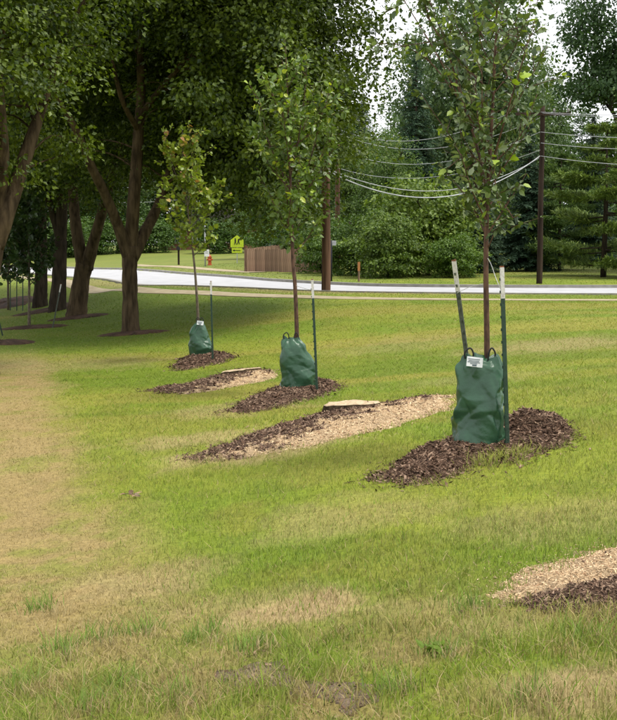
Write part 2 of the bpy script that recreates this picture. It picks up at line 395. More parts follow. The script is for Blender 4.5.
# ------------------------------------------------------------------ road, kerbs, sidewalk
def ribbon(path, off0, off1, lift, name, mat, thick=.0, closed=False, cross=2):
    P = np.asarray(path, float); T = np.gradient(P, axis=0); T /= np.linalg.norm(T, axis=1)[:, None]; N = np.stack([-T[:, 1], T[:, 0]], 1)
    rows = []
    for k in range(cross + 1):
        o = off0 + (off1 - off0) * k / cross
        q = P + N * o; rows.append(np.column_stack([q, base_z(q[:, 0], q[:, 1]) + lift]))
    V = np.stack(rows, 0); c, n = V.shape[:2]; V = V.reshape(-1, 3)
    i, j = np.meshgrid(np.arange(c - 1), np.arange(n - 1), indexing='ij'); i = i.ravel(); j = j.ravel()
    F = np.stack([i * n + j, i * n + j + 1, (i + 1) * n + j + 1, (i + 1) * n + j], 1)
    fs = [F[:, ::-1]]
    if thick:
        nv = len(V); V = np.vstack([V, V - np.array([0, 0, thick])])
        for r in (0, c - 1):
            a = r * n + np.arange(n - 1); q = np.stack([a, a + 1, a + 1 + nv, a + nv], 1)
            fs.append(q if r == 0 else q[:, ::-1])
    return link(name, mesh_np(name, V, np.concatenate(fs)), mat)
dense = spline(ROADC[::4], 10)
road = tag(ribbon(dense, -ROADW, ROADW, -.075, 'road', M['road'], cross=6), 'pale grey concrete road curving away past the trees', 'road', kind='structure')
tag(ribbon(dense, ROADW - .02, ROADW + .22, .045, 'kerb', M['kerb'], .2), 'concrete kerb on the near side of the road', 'kerb', kind='structure')
tag(ribbon(dense, -ROADW - .22, -ROADW + .02, .045, 'kerb', M['kerb'], .2), 'concrete kerb on the far side of the road', 'kerb', kind='structure')
WALK = spline([(40, 33.9), (25, 34.4), (12, 34.6), (6, 34.9), (2.8, 35.5), (-.5, 37.4), (-4, 40.7), (-7.2, 45.2), (-10.8, 52), (-14.5, 60.5), (-20, 72)], 8)
tag(ribbon(WALK, -.45, .45, .02, 'sidewalk', M['walk'], .06), 'narrow tan concrete sidewalk between the lawn and the road', 'sidewalk', kind='structure')
WALK2 = spline([(-14, 93), (-10.4, 84), (-7.4, 77), (-3, 69)], 6)
tag(ribbon(WALK2, -.6, .6, .03, 'sidewalk', M['walk'], .06), 'short pale sidewalk across the road beside the dark mailbox', 'sidewalk', kind='structure')

# ------------------------------------------------------------------ mulch and chip patches
rng = np.random.default_rng(5)
CH_V = np.array([(-.5, -.5, -.3), (.5, -.45, -.3), (.42, .5, -.3), (-.5, .4, -.3), (-.45, -.4, .3), (.45, -.4, .35), (.35, .45, .25), (-.4, .35, .3)])
CH_F = np.array([(4, 5, 6, 7), (0, 1, 5, 4), (2, 3, 7, 6)])
def chips(P, L, Wd, T, cols, tilt=.45):
    n = len(P); a = rng.uniform(0, 2 * math.pi, n); tx = rng.normal(0, tilt, n); ty = rng.normal(0, tilt, n)
    v = CH_V[None] * np.stack([L, Wd, T], 1)[:, None, :]
    z = v[..., 2] + v[..., 0] * tx[:, None] + v[..., 1] * ty[:, None]
    x = v[..., 0] * np.cos(a)[:, None] - v[..., 1] * np.sin(a)[:, None]; y = v[..., 0] * np.sin(a)[:, None] + v[..., 1] * np.cos(a)[:, None]
    V = np.stack([x, y, z], -1) + P[:, None, :]
    F = (CH_F[None] + (np.arange(n) * 8)[:, None, None]).reshape(-1, 4)
    return V.reshape(-1, 3), F, np.repeat(cols, 8, 0)
MUL = [np.array(c) for c in ((.045, .026, .017), (.10, .058, .037), (.15, .092, .060), (.25, .17, .115))]
SAW = [np.array(c) for c in ((.50, .36, .21), (.60, .46, .29), (.42, .28, .16), (.30, .18, .10))]
def patch(key, name, label, cat, height, step, nch, clen, sawfrac, peak=None, soil=False, edge=.12):
    P = PW[key]; lo = P.min(0) - .25; hi = P.max(0) + .25
    x = np.arange(lo[0], hi[0], step); y = np.arange(lo[1], hi[1], step); X, Y = np.meshgrid(x, y, indexing='ij')
    def prof(X, Y):
        d = poly_sd(X, Y, P) + (fbm(X * 3.5, Y * 3.5, 71, 3) - .5) * .32
        w = sst(-.02, edge * 3, d)
        h = height * w * (.45 + 1.1 * fbm(X * 2.1, Y * 2.1, 72, 3)) + w * (fbm(X * 11, Y * 11, 73, 3) - .5) * height * .55
        if peak is not None:
            for kx, ky, kr, kh in peak: h = h + kh * np.exp(-((X - kx) ** 2 + (Y - ky) ** 2) / kr ** 2) * (.7 + .6 * fbm(X * 6, Y * 6, 74, 2)) * sst(-.05, .12, d)
        return d, h
    d, h = prof(X, Y)
    Z = ground(X, Y) + np.where(d > -.02, .004 + h, -.05)
    def saw(X, Y): return sawfrac(X, Y) if callable(sawfrac) else np.full(np.shape(X), float(sawfrac))
    s = np.clip(saw(X, Y) + (fbm(X * 7, Y * 7, 75, 3) - .5) * .9, 0, 1)
    s = sst(.35, .65, s)
    base = MUL[1] if not soil else np.array([.21, .155, .105])
    c = base + (SAW[0] - base) * s[..., None]
    c = c * (.6 + .8 * fbm(X * 14, Y * 14, 76, 3))[..., None]
    n0, n1 = X.shape; i, j = np.meshgrid(np.arange(n0 - 1), np.arange(n1 - 1), indexing='ij')
    F = np.stack([i * n1 + j, (i + 1) * n1 + j, (i + 1) * n1 + j + 1, i * n1 + j + 1], -1).reshape(-1, 4)
    F = F[(d.ravel()[F] > -.06).any(1)]
    used = np.unique(F); re = np.full(n0 * n1, -1); re[used] = np.arange(len(used))
    V = np.stack([X, Y, Z], -1).reshape(-1, 3)[used]; cen = np.array([P[:, 0].mean(), P[:, 1].mean(), 0]); cen[2] = gz(cen[0], cen[1])
    root = empty(name, cen); tag(root, label, cat)
    link('mulch_bed' if not soil else 'soil', mesh_np(name, V - cen, re[F], c.reshape(-1, 3)[used], True), M['mulch'], root)
    # loose chips, some strewn past the edge
    px = rng.uniform(lo[0], hi[0], nch * 3); py = rng.uniform(lo[1], hi[1], nch * 3)
    dd, hh = prof(px, py); keep = (dd + rng.exponential(.06, len(px)) > .03); px, py, dd, hh = [a[keep][:nch] for a in (px, py, dd, hh)]
    pz = ground(px, py) + np.where(dd > -.02, hh, 0) + .006
    ss = np.clip(saw(px, py) + (fbm(px * 7, py * 7, 75, 3) - .5) * .9 + rng.normal(0, .12, len(px)), 0, 1) > .5
    k = rng.integers(0, 4, len(px)); k2 = rng.choice(4, len(px), p=[.4, .35, .15, .10])
    cc = np.where(ss[:, None], np.array(SAW)[k2], np.array(MUL)[k]) * rng.uniform(.75, 1.25, len(px))[:, None]
    L = clen * np.clip(rng.lognormal(0, .45, len(px)), .3, 2.2); L = np.where(ss, L * .6, L)
    V, F, C = chips(np.stack([px, py, pz], 1), L, L * rng.uniform(.10, .34, len(px)), L * rng.uniform(.05, .12, len(px)) + .0015, cc, .40)
    o = link('chips', mesh_np(name + '_chips', V - cen, F, C), M['chip'], root); tag(o, kind='stuff')
    return root
BAG1, BAG2, BAG3 = hit(480, 451), hit(297, 392), hit(200.5, 359)
D1, D2, D3 = BAG1[1] + .08, BAG2[1] + .06, BAG3[1] + .05
T1, T2, T3 = at(486, 440, D1), at(297, 390, D2), at(199, 358, D3)
for t in (T1, T2, T3): t[2] = gz(t[0], t[1])
pk = lambda px, py, r, h: (*hit(px, py)[:2], r, h)
patch('m1', 'mulch_mound', 'dark bark mulch heaped around the young tree with two stakes', 'mulch', .08, .022, 15000, .034, 0.0,
      peak=[pk(545, 434, .28, .12), pk(432, 461, .24, .10), pk(512, 438, .35, .07)])
patch('m2', 'mulch_mound', 'dark mulch heap under the middle green bag, beside the ground-level stump', 'mulch', .08, .03, 8000, .04, 0.0, peak=[pk(325, 387, .35, .06), pk(262, 400, .3, .05)])
patch('m3', 'mulch_mound', 'small dark mulch heap under the green bag of the yellow-green young tree', 'mulch', .08, .04, 4500, .05, 0.0, peak=[pk(222, 358, .4, .05), pk(188, 364, .3, .04)])
def saw_lower(key, a, b):
    P = PW[key]; c = P.mean(0); q = P - c; w, v = np.linalg.eigh(q.T @ q); ax = v[:, 1]; nrm = v[:, 0]
    if nrm[1] > 0: nrm = -nrm
    half = np.abs(q @ nrm).max()
    return lambda X, Y: np.clip(a + b * ((X - c[0]) * nrm[0] + (Y - c[1]) * nrm[1]) / half, 0, 1)
def saw_far(p, q):
    d = (q - p)[:2]; d = d / np.linalg.norm(d); nrm = np.array([-d[1], d[0]])
    return lambda X, Y: np.clip(.5 + ((X - p[0]) * nrm[0] + (Y - p[1]) * nrm[1]) / .16, 0, 1)
patch('s1', 'wood_chip_patch', 'long strip of brown chips and pale sawdust around a flat stump', 'wood chips',   .05, .03, 13000, .038, saw_lower('s1', .45, .75))
patch('s2', 'wood_chip_patch', 'brown wood chip strip with a bark slab, between the two farther green bags', 'wood chips', .05, .04, 5500, .048, saw_lower('s2', .33, .6))
patch('s0', 'wood_chip_patch', 'pale sawdust over dark chips on bare lawn, with no stump', 'wood chips', .035, .014, 12000, .021, saw_far(hit(492, 606), hit(640, 583)))
patch('b0', 'bare_soil_patch', 'small worn patch of bare grey-brown soil in rough grass', 'soil', .004, .014, 500, .02, 0.10, soil=True, edge=.05)

# flat stump and bark slab
def slab(name, label, cat, px, py, ra, rb, h, tiltx, seed):
    p = hit(px, py); r = np.random.default_rng(seed); n = 22; th = np.arange(n) * 2 * math.pi / n
    rad = 1 + .16 * np.sin(3 * th + seed) + r.normal(0, .06, n)
    rim = np.stack([ra * rad * np.cos(th), rb * rad * np.sin(th)], 1)
    V, F = [], []
    for k, (s, z) in enumerate(((1.12, -.12), (1.04, h * .5), (1.0, h * .94), (.95, h), (.5, h + .004))):
        for q, t in zip(rim, th): V.append((q[0] * s, q[1] * s, z + tiltx * q[0] * s * (z > 0)))
    V.append((0, 0, h + .004)); V = np.array(V); V[:, 2] += r.normal(0, .004, len(V))
    for k in range(4):
        for i in range(n): F.append((k * n + i, k * n + (i + 1) % n, (k + 1) * n + (i + 1) % n, (k + 1) * n + i))
    tri = np.array([(4 * n + i, 4 * n + (i + 1) % n, 5 * n) for i in range(n)]); F = np.array(F)
    root = empty(name, p); tag(root, label, cat)
    link('bark_rim', mesh_np('rim', V[:3 * n], F[:2 * n], smooth=True), M['bark'], root)
    top = np.concatenate([F[2 * n:] - 2 * n]); link('cut_face', mesh_np('cut', V[2 * n:], [top, tri - 2 * n]), M['cut_wood'], root)
    return root
slab('tree_stump', 'flat sawn stump flush with the ground in the long chip strip', 'stump', 350, 411, .30, .22, .10, .05, 3)
slab('bark_slab', 'thin slab of old wood lying on the farther chip strip', 'wood slab', 240, 375, .34, .12, .09, .12, 8)

# mulch rings under the trees at the left
def ring(px, py, ra, rb, name, label):
    p = hit(px, py); n = 40; V, F, C = [], [], []
    r = np.random.default_rng(int(px + 99)); rad = 1 + .12 * np.sin(2 * np.arange(n) * .157 + px) + r.normal(0, .05, n)
    for s, z in ((1.06, -.03), (1.0, .012), (.8, .05), (.45, .07), (0.02, .075)):
        for i in range(n):
            a = i * 2 * math.pi / n; x, y = ra * s * rad[i] * math.cos(a), rb * s * rad[i] * math.sin(a)
            V.append((x, y, gz(p[0] + x, p[1] + y) - p[2] + z + r.normal(0, .008)))
    for k in range(4):
        for i in range(n): F.append((k * n + i, k * n + (i + 1) % n, (k + 1) * n + (i + 1) % n, (k + 1) * n + i))
    V = np.array(V); c = MUL[1] * .75 * r.uniform(.5, 1.5, len(V))[:, None]
    o = link(name, mesh_np(name, V, np.array(F), c, True), M['mulch'], loc=p); return tag(o, label, 'mulch')
ring(133, 334, .85, .5, 'mulch_ring', 'thin dark mulch ring at the foot of the three-limbed maple')
ring(78, 318, .95, .6, 'mulch_ring', 'mulch ring at the foot of the leaning forked maple')
ring(50, 310, 1.4, .8, 'mulch_ring', 'shaded mulch ring under the two straight dark trunks')
ring(33, 328, .95, .6, 'mulch_ring', 'dark mulch ring around the dark-leaved young tree with a leaning stake')
ring(2, 343, 0.75, .7, 'mulch_ring', 'mulch ring on the open grass beside the leftmost forked maple')
ring(6, 304, 1.2, 1.2, 'mulch_ring', 'far brown mulch ring among the thin stakes')

# ------------------------------------------------------------------ grass blades
def blades(x, y, hgt, wid, lean, cols, seg=2):
    n = len(x); z = ground(x, y) - .004; a = rng.uniform(0, 2 * math.pi, n); b = rng.uniform(0, 2 * math.pi, n)
    dx, dy = np.cos(a) * wid / 2, np.sin(a) * wid / 2; lx, ly = np.cos(b) * lean, np.sin(b) * lean
    P = np.stack([x, y, z], 1)
    def pt(t, w, s):
        return P + np.stack([lx * hgt * t ** 1.7 + s * dx * w, ly * hgt * t ** 1.7 + s * dy * w, hgt * t * (1 - .25 * np.minimum(lean, 2) * t * .6)], 1)
    if seg == 2:
        V = np.stack([pt(0, 1, -1), pt(0, 1, 1), pt(.5, .85, 1), pt(.5, .85, -1), pt(1, 0, 0)], 1); k = np.arange(n)[:, None] * 5
        F = [k + np.array([[0, 1, 2, 3]]), k + np.array([[3, 2, 4]])]
    else:
        V = np.stack([pt(0, 1, -1), pt(0, 1, 1), pt(1, 0, 0)], 1); k = np.arange(n)[:, None] * 3
        F = [k + np.array([[0, 1, 2]])]
    m = V.shape[1]; return V.reshape(-1, 3), F, np.repeat(cols, m, 0)
PATCH = list(PW.values())
def in_patch(x, y):
    r = np.zeros(len(x), bool)
    for P in PATCH:
        bb = (x > P[:, 0].min() - .3) & (x < P[:, 0].max() + .3) & (y > P[:, 1].min() - .3) & (y < P[:, 1].max() + .3)
        if bb.any():
            d = poly_sd(x[bb], y[bb], P) + (fbm(x[bb] * 3.5, y[bb] * 3.5, 71, 3) - .5) * .32
            r[np.where(bb)[0]] |= d > rng.uniform(-.03, .17, bb.sum()) 
    return r
def scatter(y0, y1, dens, k=.40, m=.5):
    area = k * (y1 * y1 - y0 * y0) + 2 * m * (y1 - y0); n = int(area * dens)
    y = np.sqrt(rng.uniform(y0 * y0, y1 * y1, n)); x = rng.uniform(-1, 1, n) * (k * y + m); return x, y
bands = [(3.0, 5.2, 5200, .0038, 2), (5.2, 7.5, 3800, .0042, 2), (7.5, 11, 2300, .0055, 1), (11, 16, 1100, .0085, 1), (16, 24, 640, .010, 1), (24, 34, 320, .015, 1), (34, 48, 120, .022, 1), (48, 85, 22, .05, 1)]
for bi, (y0, y1, dens, wid, seg) in enumerate(bands):
    x, y = scatter(y0, y1, dens)
    kp = ~in_patch(x, y) & ((seg_dist(x, y, WALK) > .6) & (seg_dist(x, y, WALK2) > .8) & (seg_dist(x, y, ROADC[::3]) > ROADW + .3) if y1 > 33 else True); x, y = x[kp], y[kp]
    clump = fbm(x * 3, y * 3, 81, 3); rough = (1 - sst(4.4, 6.5, y))
    dry = 1 - sst(.55, 1.25, rowu(x, y)); dry = dry * sst(4.5, 6.5, y)
    h = (.030 + .022 * clump + rough * .035 * sst(.45, .75, clump)) * rng.lognormal(0, .28, len(x)) * (1 - .35 * dry)
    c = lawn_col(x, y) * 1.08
    vv = .28 - .17 * sst(9, 18, y); c = c * (1 + rng.uniform(-1, 1, len(x)) * vv)[:, None]
    straw = rng.random(len(x)) < (.045 + .35 * dry + .14 * rough)
    c[straw] = np.array([.36, .28, .13]) * rng.uniform(.7, 1.15, straw.sum())[:, None]
    fresh = rng.random(len(x)) < .14 * (1 - dry); c[fresh] = np.array([.145, .235, .010]) * rng.uniform(.7, 1.2, fresh.sum())[:, None]
    lean = np.abs(rng.normal(.45, .3, len(x))) + straw * .8 + .7 * sst(10, 20, y)
    w = wid * rng.uniform(.7, 1.3, len(x))
    V, F, C = blades(x, y, h, w, lean, c, seg)
    o = link('grass', mesh_np('grass', V, F, C), M['grass'])
    tag(o, ['rough longer grass blades with straw in the worn foreground', 'short grass blades around the sawdust patch', 'mown grass blades beside the two-stake young tree',
            'mown grass blades around the long chip strip', 'mown grass blades around the small mulch heap', 'distant mown grass below the sidewalk', 'mown grass verge between sidewalk and road', 'grass across the road around the fence and signs'][bi], 'grass', kind='stuff')
# longer tufts and weeds
tx, ty, th_, tc = [], [], [], []
def tuft(px, py, n, r, h, col, sp=None):
    p = hit(px, py); tx.append(p[0] + rng.normal(0, r, n)); ty.append(p[1] + rng.normal(0, r * (sp or 1), n)); th_.append(h * rng.lognormal(0, .3, n))
    tc.append(np.array(col) * rng.uniform(.7, 1.3, n)[:, None])
for px in (478, 485, 492, 500, 507, 514, 522, 530): tuft(px, 466 - (px - 478) * .22, 45, .055, .10, (.25, .27, .04))
for px, py in ((140, 632), (95, 640), (40, 610), (60, 655), (120, 690), (200, 640), (250, 650), (440, 655), (90, 710), (20, 690), (180, 700), (390, 690), (530, 705), (470, 610), (590, 640)):
    tuft(px, py, 90, .06, .085, (.14, .22, .025)); tuft(px + 14, py + 6, 40, .05, .08, (.33, .26, .12))
V, F, C = blades(np.concatenate(tx), np.concatenate(ty), np.concatenate(th_), np.full(sum(map(len, tx)), .0045), np.abs(rng.normal(.5, .3, sum(map(len, tx)))), np.concatenate(tc), 2)
tag(link('tall_grass', mesh_np('tall_grass', V, F, C), M['grass']), 'longer tufts of grass left standing by the stake and in the foreground', 'grass', kind='stuff')

# ------------------------------------------------------------------ leaves
def fan(out, c, fold):
    o = np.array(out, float); V = np.vstack([[(c[0], c[1], 0)], np.column_stack([o, np.abs(o[:, 0]) * fold])])
    n = len(o); return V, np.array([(0, 1 + i, 1 + (i + 1) % n) for i in range(n)])
half = [(.0, 0), (.26, .02), (.48, .20), (.36, .36), (.54, .58), (.30, .60), (.24, .80), (0, 1)]
LEAF_MAPLE = fan(half + [(-x, y) for x, y in half[-2:0:-1]], (0, .35), .18)
h2 = [(.0, 0), (.20, .10), (.28, .26), (.26, .34), (.31, .46), (.22, .66), (.17, .74), (0, 1)]
LEAF_OVATE = fan(h2 + [(-x, y) for x, y in h2[-2:0:-1]], (0, .4), .25)
LEAF_DIA = (np.array([(0, 0, 0), (.36, .42, .1), (0, 1, 0), (-.36, .42, .1)]), np.array([(0, 1, 2), (0, 2, 3)]))
def leaves(tpl, pos, dirv, nrm, size, col):
    TV, TF = tpl
    d = dirv / (np.linalg.norm(dirv, axis=1)[:, None] + 1e-9)
    n = nrm - d * (nrm * d).sum(1)[:, None]; n /= np.linalg.norm(n, axis=1)[:, None] + 1e-9
    s = np.cross(d, n)
    V = pos[:, None] + size[:, None, None] * (TV[None, :, 0:1] * s[:, None] + TV[None, :, 1:2] * d[:, None] + TV[None, :, 2:3] * n[:, None])
    F = (TF[None] + (np.arange(len(pos)) * len(TV))[:, None, None]).reshape(-1, TF.shape[1])
    return V.reshape(-1, 3), F, np.repeat(col, len(TV), 0)
def crown_cloud(seed, cen, rad, nclus, per, lsize, tpl, zcut=None, shell=.55, csize=.62, cols=((.035, .075, .012), (.085, .14, .022)), gaps=.32, lob=.3):
    """clusters of leaves spread through an uneven crown volume; returns cluster centres and leaf arrays"""
    r = np.random.default_rng(seed); cen = np.array(cen, float); rad = np.array(rad, float)
    C = []
    while len(C) < nclus:
        d = r.normal(size=3); d /= np.linalg.norm(d)
        lobe = 1 + lob * (fbm(np.array([d[0] * 2.2 + 5]), np.array([d[1] * 2.2 + 5]), seed, 2, np.array([d[2] * 2.2 + 5]))[0] - .5) * 2
        rr = r.random() ** shell * lobe
        p = cen + d * rad * rr
        if zcut is not None and p[2] < zcut(p[0], p[1]): continue
        if vnoise(np.array([p[0] * .55 + 9]), np.array([p[1] * .55]), np.array([p[2] * .6]), seed + 5)[0] < gaps: continue
        C.append(p)
    C = np.array(C); n = nclus * per
    ci = np.repeat(np.arange(nclus), per); sc_ = csize * r.uniform(.6, 1.35, nclus)[ci]
    off = np.clip(r.normal(size=(n, 3)), -1.5, 1.5) * np.stack([sc_ * .62, sc_ * .62, sc_ * .30], 1)
    out = (C - cen) / rad; out /= np.linalg.norm(out, axis=1)[:, None] + 1e-6
    off[:, 2] -= .22 * (off[:, 0] ** 2 + off[:, 1] ** 2) / (sc_ + .1)      # sprays droop at the rim
    P = C[ci] + off
    nr = np.array([0, 0, .9]) + out[ci] * .55 + r.normal(0, .55, (n, 3))
    dv = off * np.array([1, 1, .2]) + r.normal(0, .35, (n, 3)) + np.array([0, 0, -.35])
    t = np.clip(r.normal(.45, .28, n) + (r.random(nclus) - .5)[ci] * .5, 0, 1)
    c0, c1 = np.array(cols[0]), np.array(cols[1]); col = c0 + (c1 - c0) * t[:, None]
    return C, leaves(tpl, P, dv, nr, lsize * r.uniform(.7, 1.3, n), col)
def wobble(P, amp, r):
    P = np.array(P, float); k = np.linspace(0, 1, len(P)); P[1:-1] += r.normal(0, amp, (len(P) - 2, 3)); return P
def wood(limbs, C, seed, frac=.5, br=.035, nmax=400, n=8):
    """limb tubes plus thin curved branches reaching towards the leaf clusters"""
    mb = MB(); r = np.random.default_rng(seed); nodes = []; nr = []
    for P, R in limbs:
        q = spline(P, 6); rr = np.interp(np.linspace(0, 1, len(q)), np.linspace(0, 1, len(R)), R)
        rr = rr * (1 + r.normal(0, .025, len(rr)))
        mb.tube(q, rr, n + 4 if R[0] > .15 else n)
        nodes.append(q[len(q) // 3:]); nr.append(rr[len(q) // 3:])
    nodes = np.concatenate(nodes); nr = np.concatenate(nr)
    for c in C[r.permutation(len(C))[:min(nmax, int(len(C) * frac))]]:
        d = np.linalg.norm(nodes - c, axis=1) + np.maximum(0, nodes[:, 2] - c[2] + .4) * 1.6
        k = int(np.argmin(d)); a = nodes[k]; L = np.linalg.norm(c - a)
        if L < .3 or L > 2.4: continue
        m = a + (c - a) * .5 + np.array([0, 0, L * .10]) + r.normal(0, .07 * L, 3)
        r0 = min(nr[k] * .5, br * (0.35 + .25 * L))
        mb.tube(spline([a, m, c], 4), np.interp(np.linspace(0, 1, 9), [0, 1], [r0, .008]), 5, cap=False)
    return mb
def local(limb, base, Y):
    """limb read as pixels (px, py, depth offset) -> local points"""
    return [at(p[0], p[1], Y + (p[2] if len(p) > 2 else 0)) - base for p in limb]
def flare(P, R): return (P, R)

# ---- mature maples
maple_cols = ((.020, .042, .004), (.125, .175, .012))
def maple(name, label, px, py, Y, limbs_px, crown=None, crown_me=None, rotz=0, scale=1.0, group=None, bark='bark', seed=1, tone=(1, 1, 1), frac=.5, croff=(0, 0, 0)):
    b = at(px, py, Y); b[2] = gz(b[0], b[1])
    root = empty(name, b); tag(root, label, 'tree', group)
    limbs = [([np.array(p) for p in local(l, b, Y)], R) for l, R in limbs_px]
    limbs[0][0][0][2] = -.25                                    # trunk foot below the turf
    if crown_me is None:
        C, (V, F, c) = crown
        me = mesh_np('maple_crown', V, F, c); CC = C
    else: me, CC = crown_me
    ca, sa = math.cos(rotz), math.sin(rotz)
    Cr = np.stack([CC[:, 0] * ca - CC[:, 1] * sa, CC[:, 0] * sa + CC[:, 1] * ca, CC[:, 2]], 1) * scale + np.array(croff)
    mb = wood(limbs, Cr, seed, frac); link('trunk', mb.mesh('maple_wood', True), M[bark], root)
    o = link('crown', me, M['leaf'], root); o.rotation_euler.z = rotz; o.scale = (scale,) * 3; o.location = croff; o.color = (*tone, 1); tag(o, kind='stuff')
    return root, me, CC
zc = lambda x, y: (7.3 if (y < .8 and -3.2 < x < 2.2) else 4.8) + .5 * math.sin(x * 1.1) - 1.3 * (1 if x > 2.0 else 0) - max(0, x - 2.0) * .22
crA = crown_cloud(11, (1.5, .3, 9.0), (5.6, 5.6, 7.0), 950, 178, .120, LEAF_DIA, zc, .50, .72, maple_cols, .24, .22)
_B = crown_cloud(13, (3.5, .4, 8.8), (3.0, 4.0, 5.4), 330, 190, .118, LEAF_DIA, lambda x, y: 4.2, .55, .72, maple_cols, .12, .2)
_D = crown_cloud(14, (2.6, 3.0, 5.6), (4.2, 2.4, 2.6), 150, 190, .118, LEAF_DIA, lambda x, y: 3.2, .6, .72, maple_cols, .10, .2)
def join_clouds(*cl):
    V, F, c, n = [], [], [], 0
    for _, (v, f, k) in cl: V.append(v); F.append(f + n); c.append(k); n += len(v)
    return np.concatenate([q[0] for q in cl]), (np.concatenate(V), np.concatenate(F), np.concatenate(c))
crA = join_clouds(crA, _B, _D)
maple('maple_tree', 'large maple with three spreading limbs standing alone by its mulch ring', 131, 333, 31.5, [
    ([(131, 333), (130.5, 325), (130, 300), (129.5, 270), (130, 246)], [.33, .245, .21, .20, .225]),
    ([(130, 252), (132, 225), (134, 195), (138, 140, .3), (141, 90, .3), (141, 40, 0), (150, -30, 0)], [.20, .18, .17, .15, .12, .09, .05]),
    ([(129, 258), (118, 226, -.3), (104, 192, -.8), (92, 168, -1.2), (76, 130, -1.6), (52, 90, -2)], [.19, .15, .13, .12, .09, .05]),
    ([(131, 258), (146, 230, .4), (158, 205, .9), (172, 165, 1.3), (196, 110, 1.7), (225, 50, 2)], [.21, .16, .14, .12, .09, .05]),
    ([(139, 118, .3), (158, 92, 0), (178, 70, -.6), (215, 40, -1.0)], [.10, .08, .06, .04]),
    ([(138, 130, .3), (122, 100, -.5), (112, 60, -1)], [.09, .07, .04])], crown=crA, seed=21, frac=.35)
crG = crown_cloud(12, (0, 0, 9.0), (5.2, 5.2, 6.6), 680, 165, .120, LEAF_DIA, lambda x, y: 4.3 + .6 * math.sin(x * 1.3 + y), .50, .72, maple_cols, .28, .25)
meG = (mesh_np('maple_crown', *crG[1][:2], crG[1][2]), crG[0])
maple('maple_tree', 'leaning maple trunk forking low into two limbs beside the road', 77, 317, 38, [
    ([(76, 317), (77, 310), (79, 295), (82, 275), (85, 264)], [.42, .34, .29, .28, .30]),
    ([(84, 268), (77, 235), (73, 195, .3), (72, 150, .5), (66, 90, .5), (60, 30, .5)], [.24, .19, .17, .15, .1, .05]),
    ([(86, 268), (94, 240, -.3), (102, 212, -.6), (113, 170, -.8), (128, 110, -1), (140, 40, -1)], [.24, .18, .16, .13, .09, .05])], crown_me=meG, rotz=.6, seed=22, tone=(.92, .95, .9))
maple('maple_tree', 'straight dark maple trunk behind the leaning forked maple', 58, 311, 43, [
    ([(57, 311), (57.5, 303), (59, 280), (60, 240)], [.40, .32, .27, .26]), ([(60, 244), (62, 200), (60, 150), (58, 80), (58, 20)], [.24, .2, .17, .1, .05]), ([(60, 240), (50, 205), (38, 160), (20, 110)], [.16, .13, .1, .05])],
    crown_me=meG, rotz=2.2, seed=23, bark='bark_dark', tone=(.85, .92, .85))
maple('maple_tree', 'farthest straight dark maple trunk in the row under the shade', 40, 307, 46, [
    ([(40, 307), (40, 300), (41, 280), (41, 235)], [.38, .30, .25, .24]), ([(41, 240), (42, 190), (44, 140), (46, 60)], [.22, .18, .14, .06]), ([(41, 236), (30, 195), (18, 150)], [.15, .11, .06])],
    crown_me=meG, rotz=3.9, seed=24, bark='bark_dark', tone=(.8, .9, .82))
maple('maple_tree', 'maple at the lawn edge with two thick bare limbs in a V', -18, 352, 22, [
    ([(-20, 352), (-19, 340), (-16, 290), (-8, 240)], [.40, .30, .24, .25]),
    ([(-6, 246), (6, 215), (16, 185, .2), (29, 145, .4), (44, 100, .6), (62, 40, .8)], [.20, .16, .15, .13, .09, .05]),
    ([(-8, 246), (-2, 200), (2, 160, -.2), (-1, 115, -.4), (-6, 40, -.5), (-8, -30, -.5)], [.18, .15, .14, .13, .1, .06])],
    crown_me=meG, rotz=5.0, scale=.82, seed=25, tone=(1.05, 1.05, .95), croff=(-1.5, .2, .45))
maple('maple_tree', 'shaded maple standing beyond the leaning stake at the row end', -30, 310, 45, [
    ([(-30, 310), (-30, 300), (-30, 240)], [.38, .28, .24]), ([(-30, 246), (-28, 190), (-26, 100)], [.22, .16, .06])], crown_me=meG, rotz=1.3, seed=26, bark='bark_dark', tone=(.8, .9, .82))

# ------------------------------------------------------------------ background trees (shared crowns)
def std_limbs(H, r0, lean, seed):
    r = np.random.default_rng(seed); L = [([(0, 0, -.3), (lean * .1, 0, H * .02), (lean * .3, 0, H * .2), (lean * .6, .1, H * .45), (lean, 0, H * .85)], [r0 * 1.4, r0, r0 * .8, r0 * .5, .05])]
    for k in range(7):
        a = k * 2.4 + r.random(); z = H * (.24 + .06 * k); q = H * .22
        L.append(([(lean * .4, 0, z), (math.cos(a) * q * .5, math.sin(a) * q * .5, z + q * .6), (math.cos(a) * q, math.sin(a) * q, z + q)], [r0 * .4, r0 * .25, .03]))
    return L
SPEC = {}
def make_broad(key, seed, H, cen, rad, nclus, per, ls, csz, cols, zc=None, lob=.35, gaps=.33, tpl=LEAF_DIA, shell=.45):
    C, (V, F, c) = crown_cloud(seed, cen, rad, nclus, per, ls, tpl, zc, shell, csz, cols, gaps, lob)
    w = wood(std_limbs(H, H * .018, .3, seed), C, seed, .25, nmax=120)
    SPEC[key] = (w.mesh(key + '_wood', True), mesh_np(key + '_crown', V, F, c), 'bark_dark', 'leaf')
make_broad('oak', 31, 16, (0, 0, 9.2), (5.2, 5.2, 7.0), 620, 44, .25, .85, ((.030, .062, .018), (.085, .135, .040)), lambda x, y: 2.4)
make_broad('high', 34, 16, (0, 0, 10.2), (4.8, 4.8, 6.0), 480, 60, .22, .85, ((.030, .062, .018), (.075, .12, .035)), lambda x, y: 8.2, .4, .38)
make_broad('elm', 32, 14, (0, 0, 7.2), (4.6, 4.6, 6.6), 520, 44, .23, .85, ((.038, .075, .016), (.11, .165, .034)), lambda x, y: 1.0)
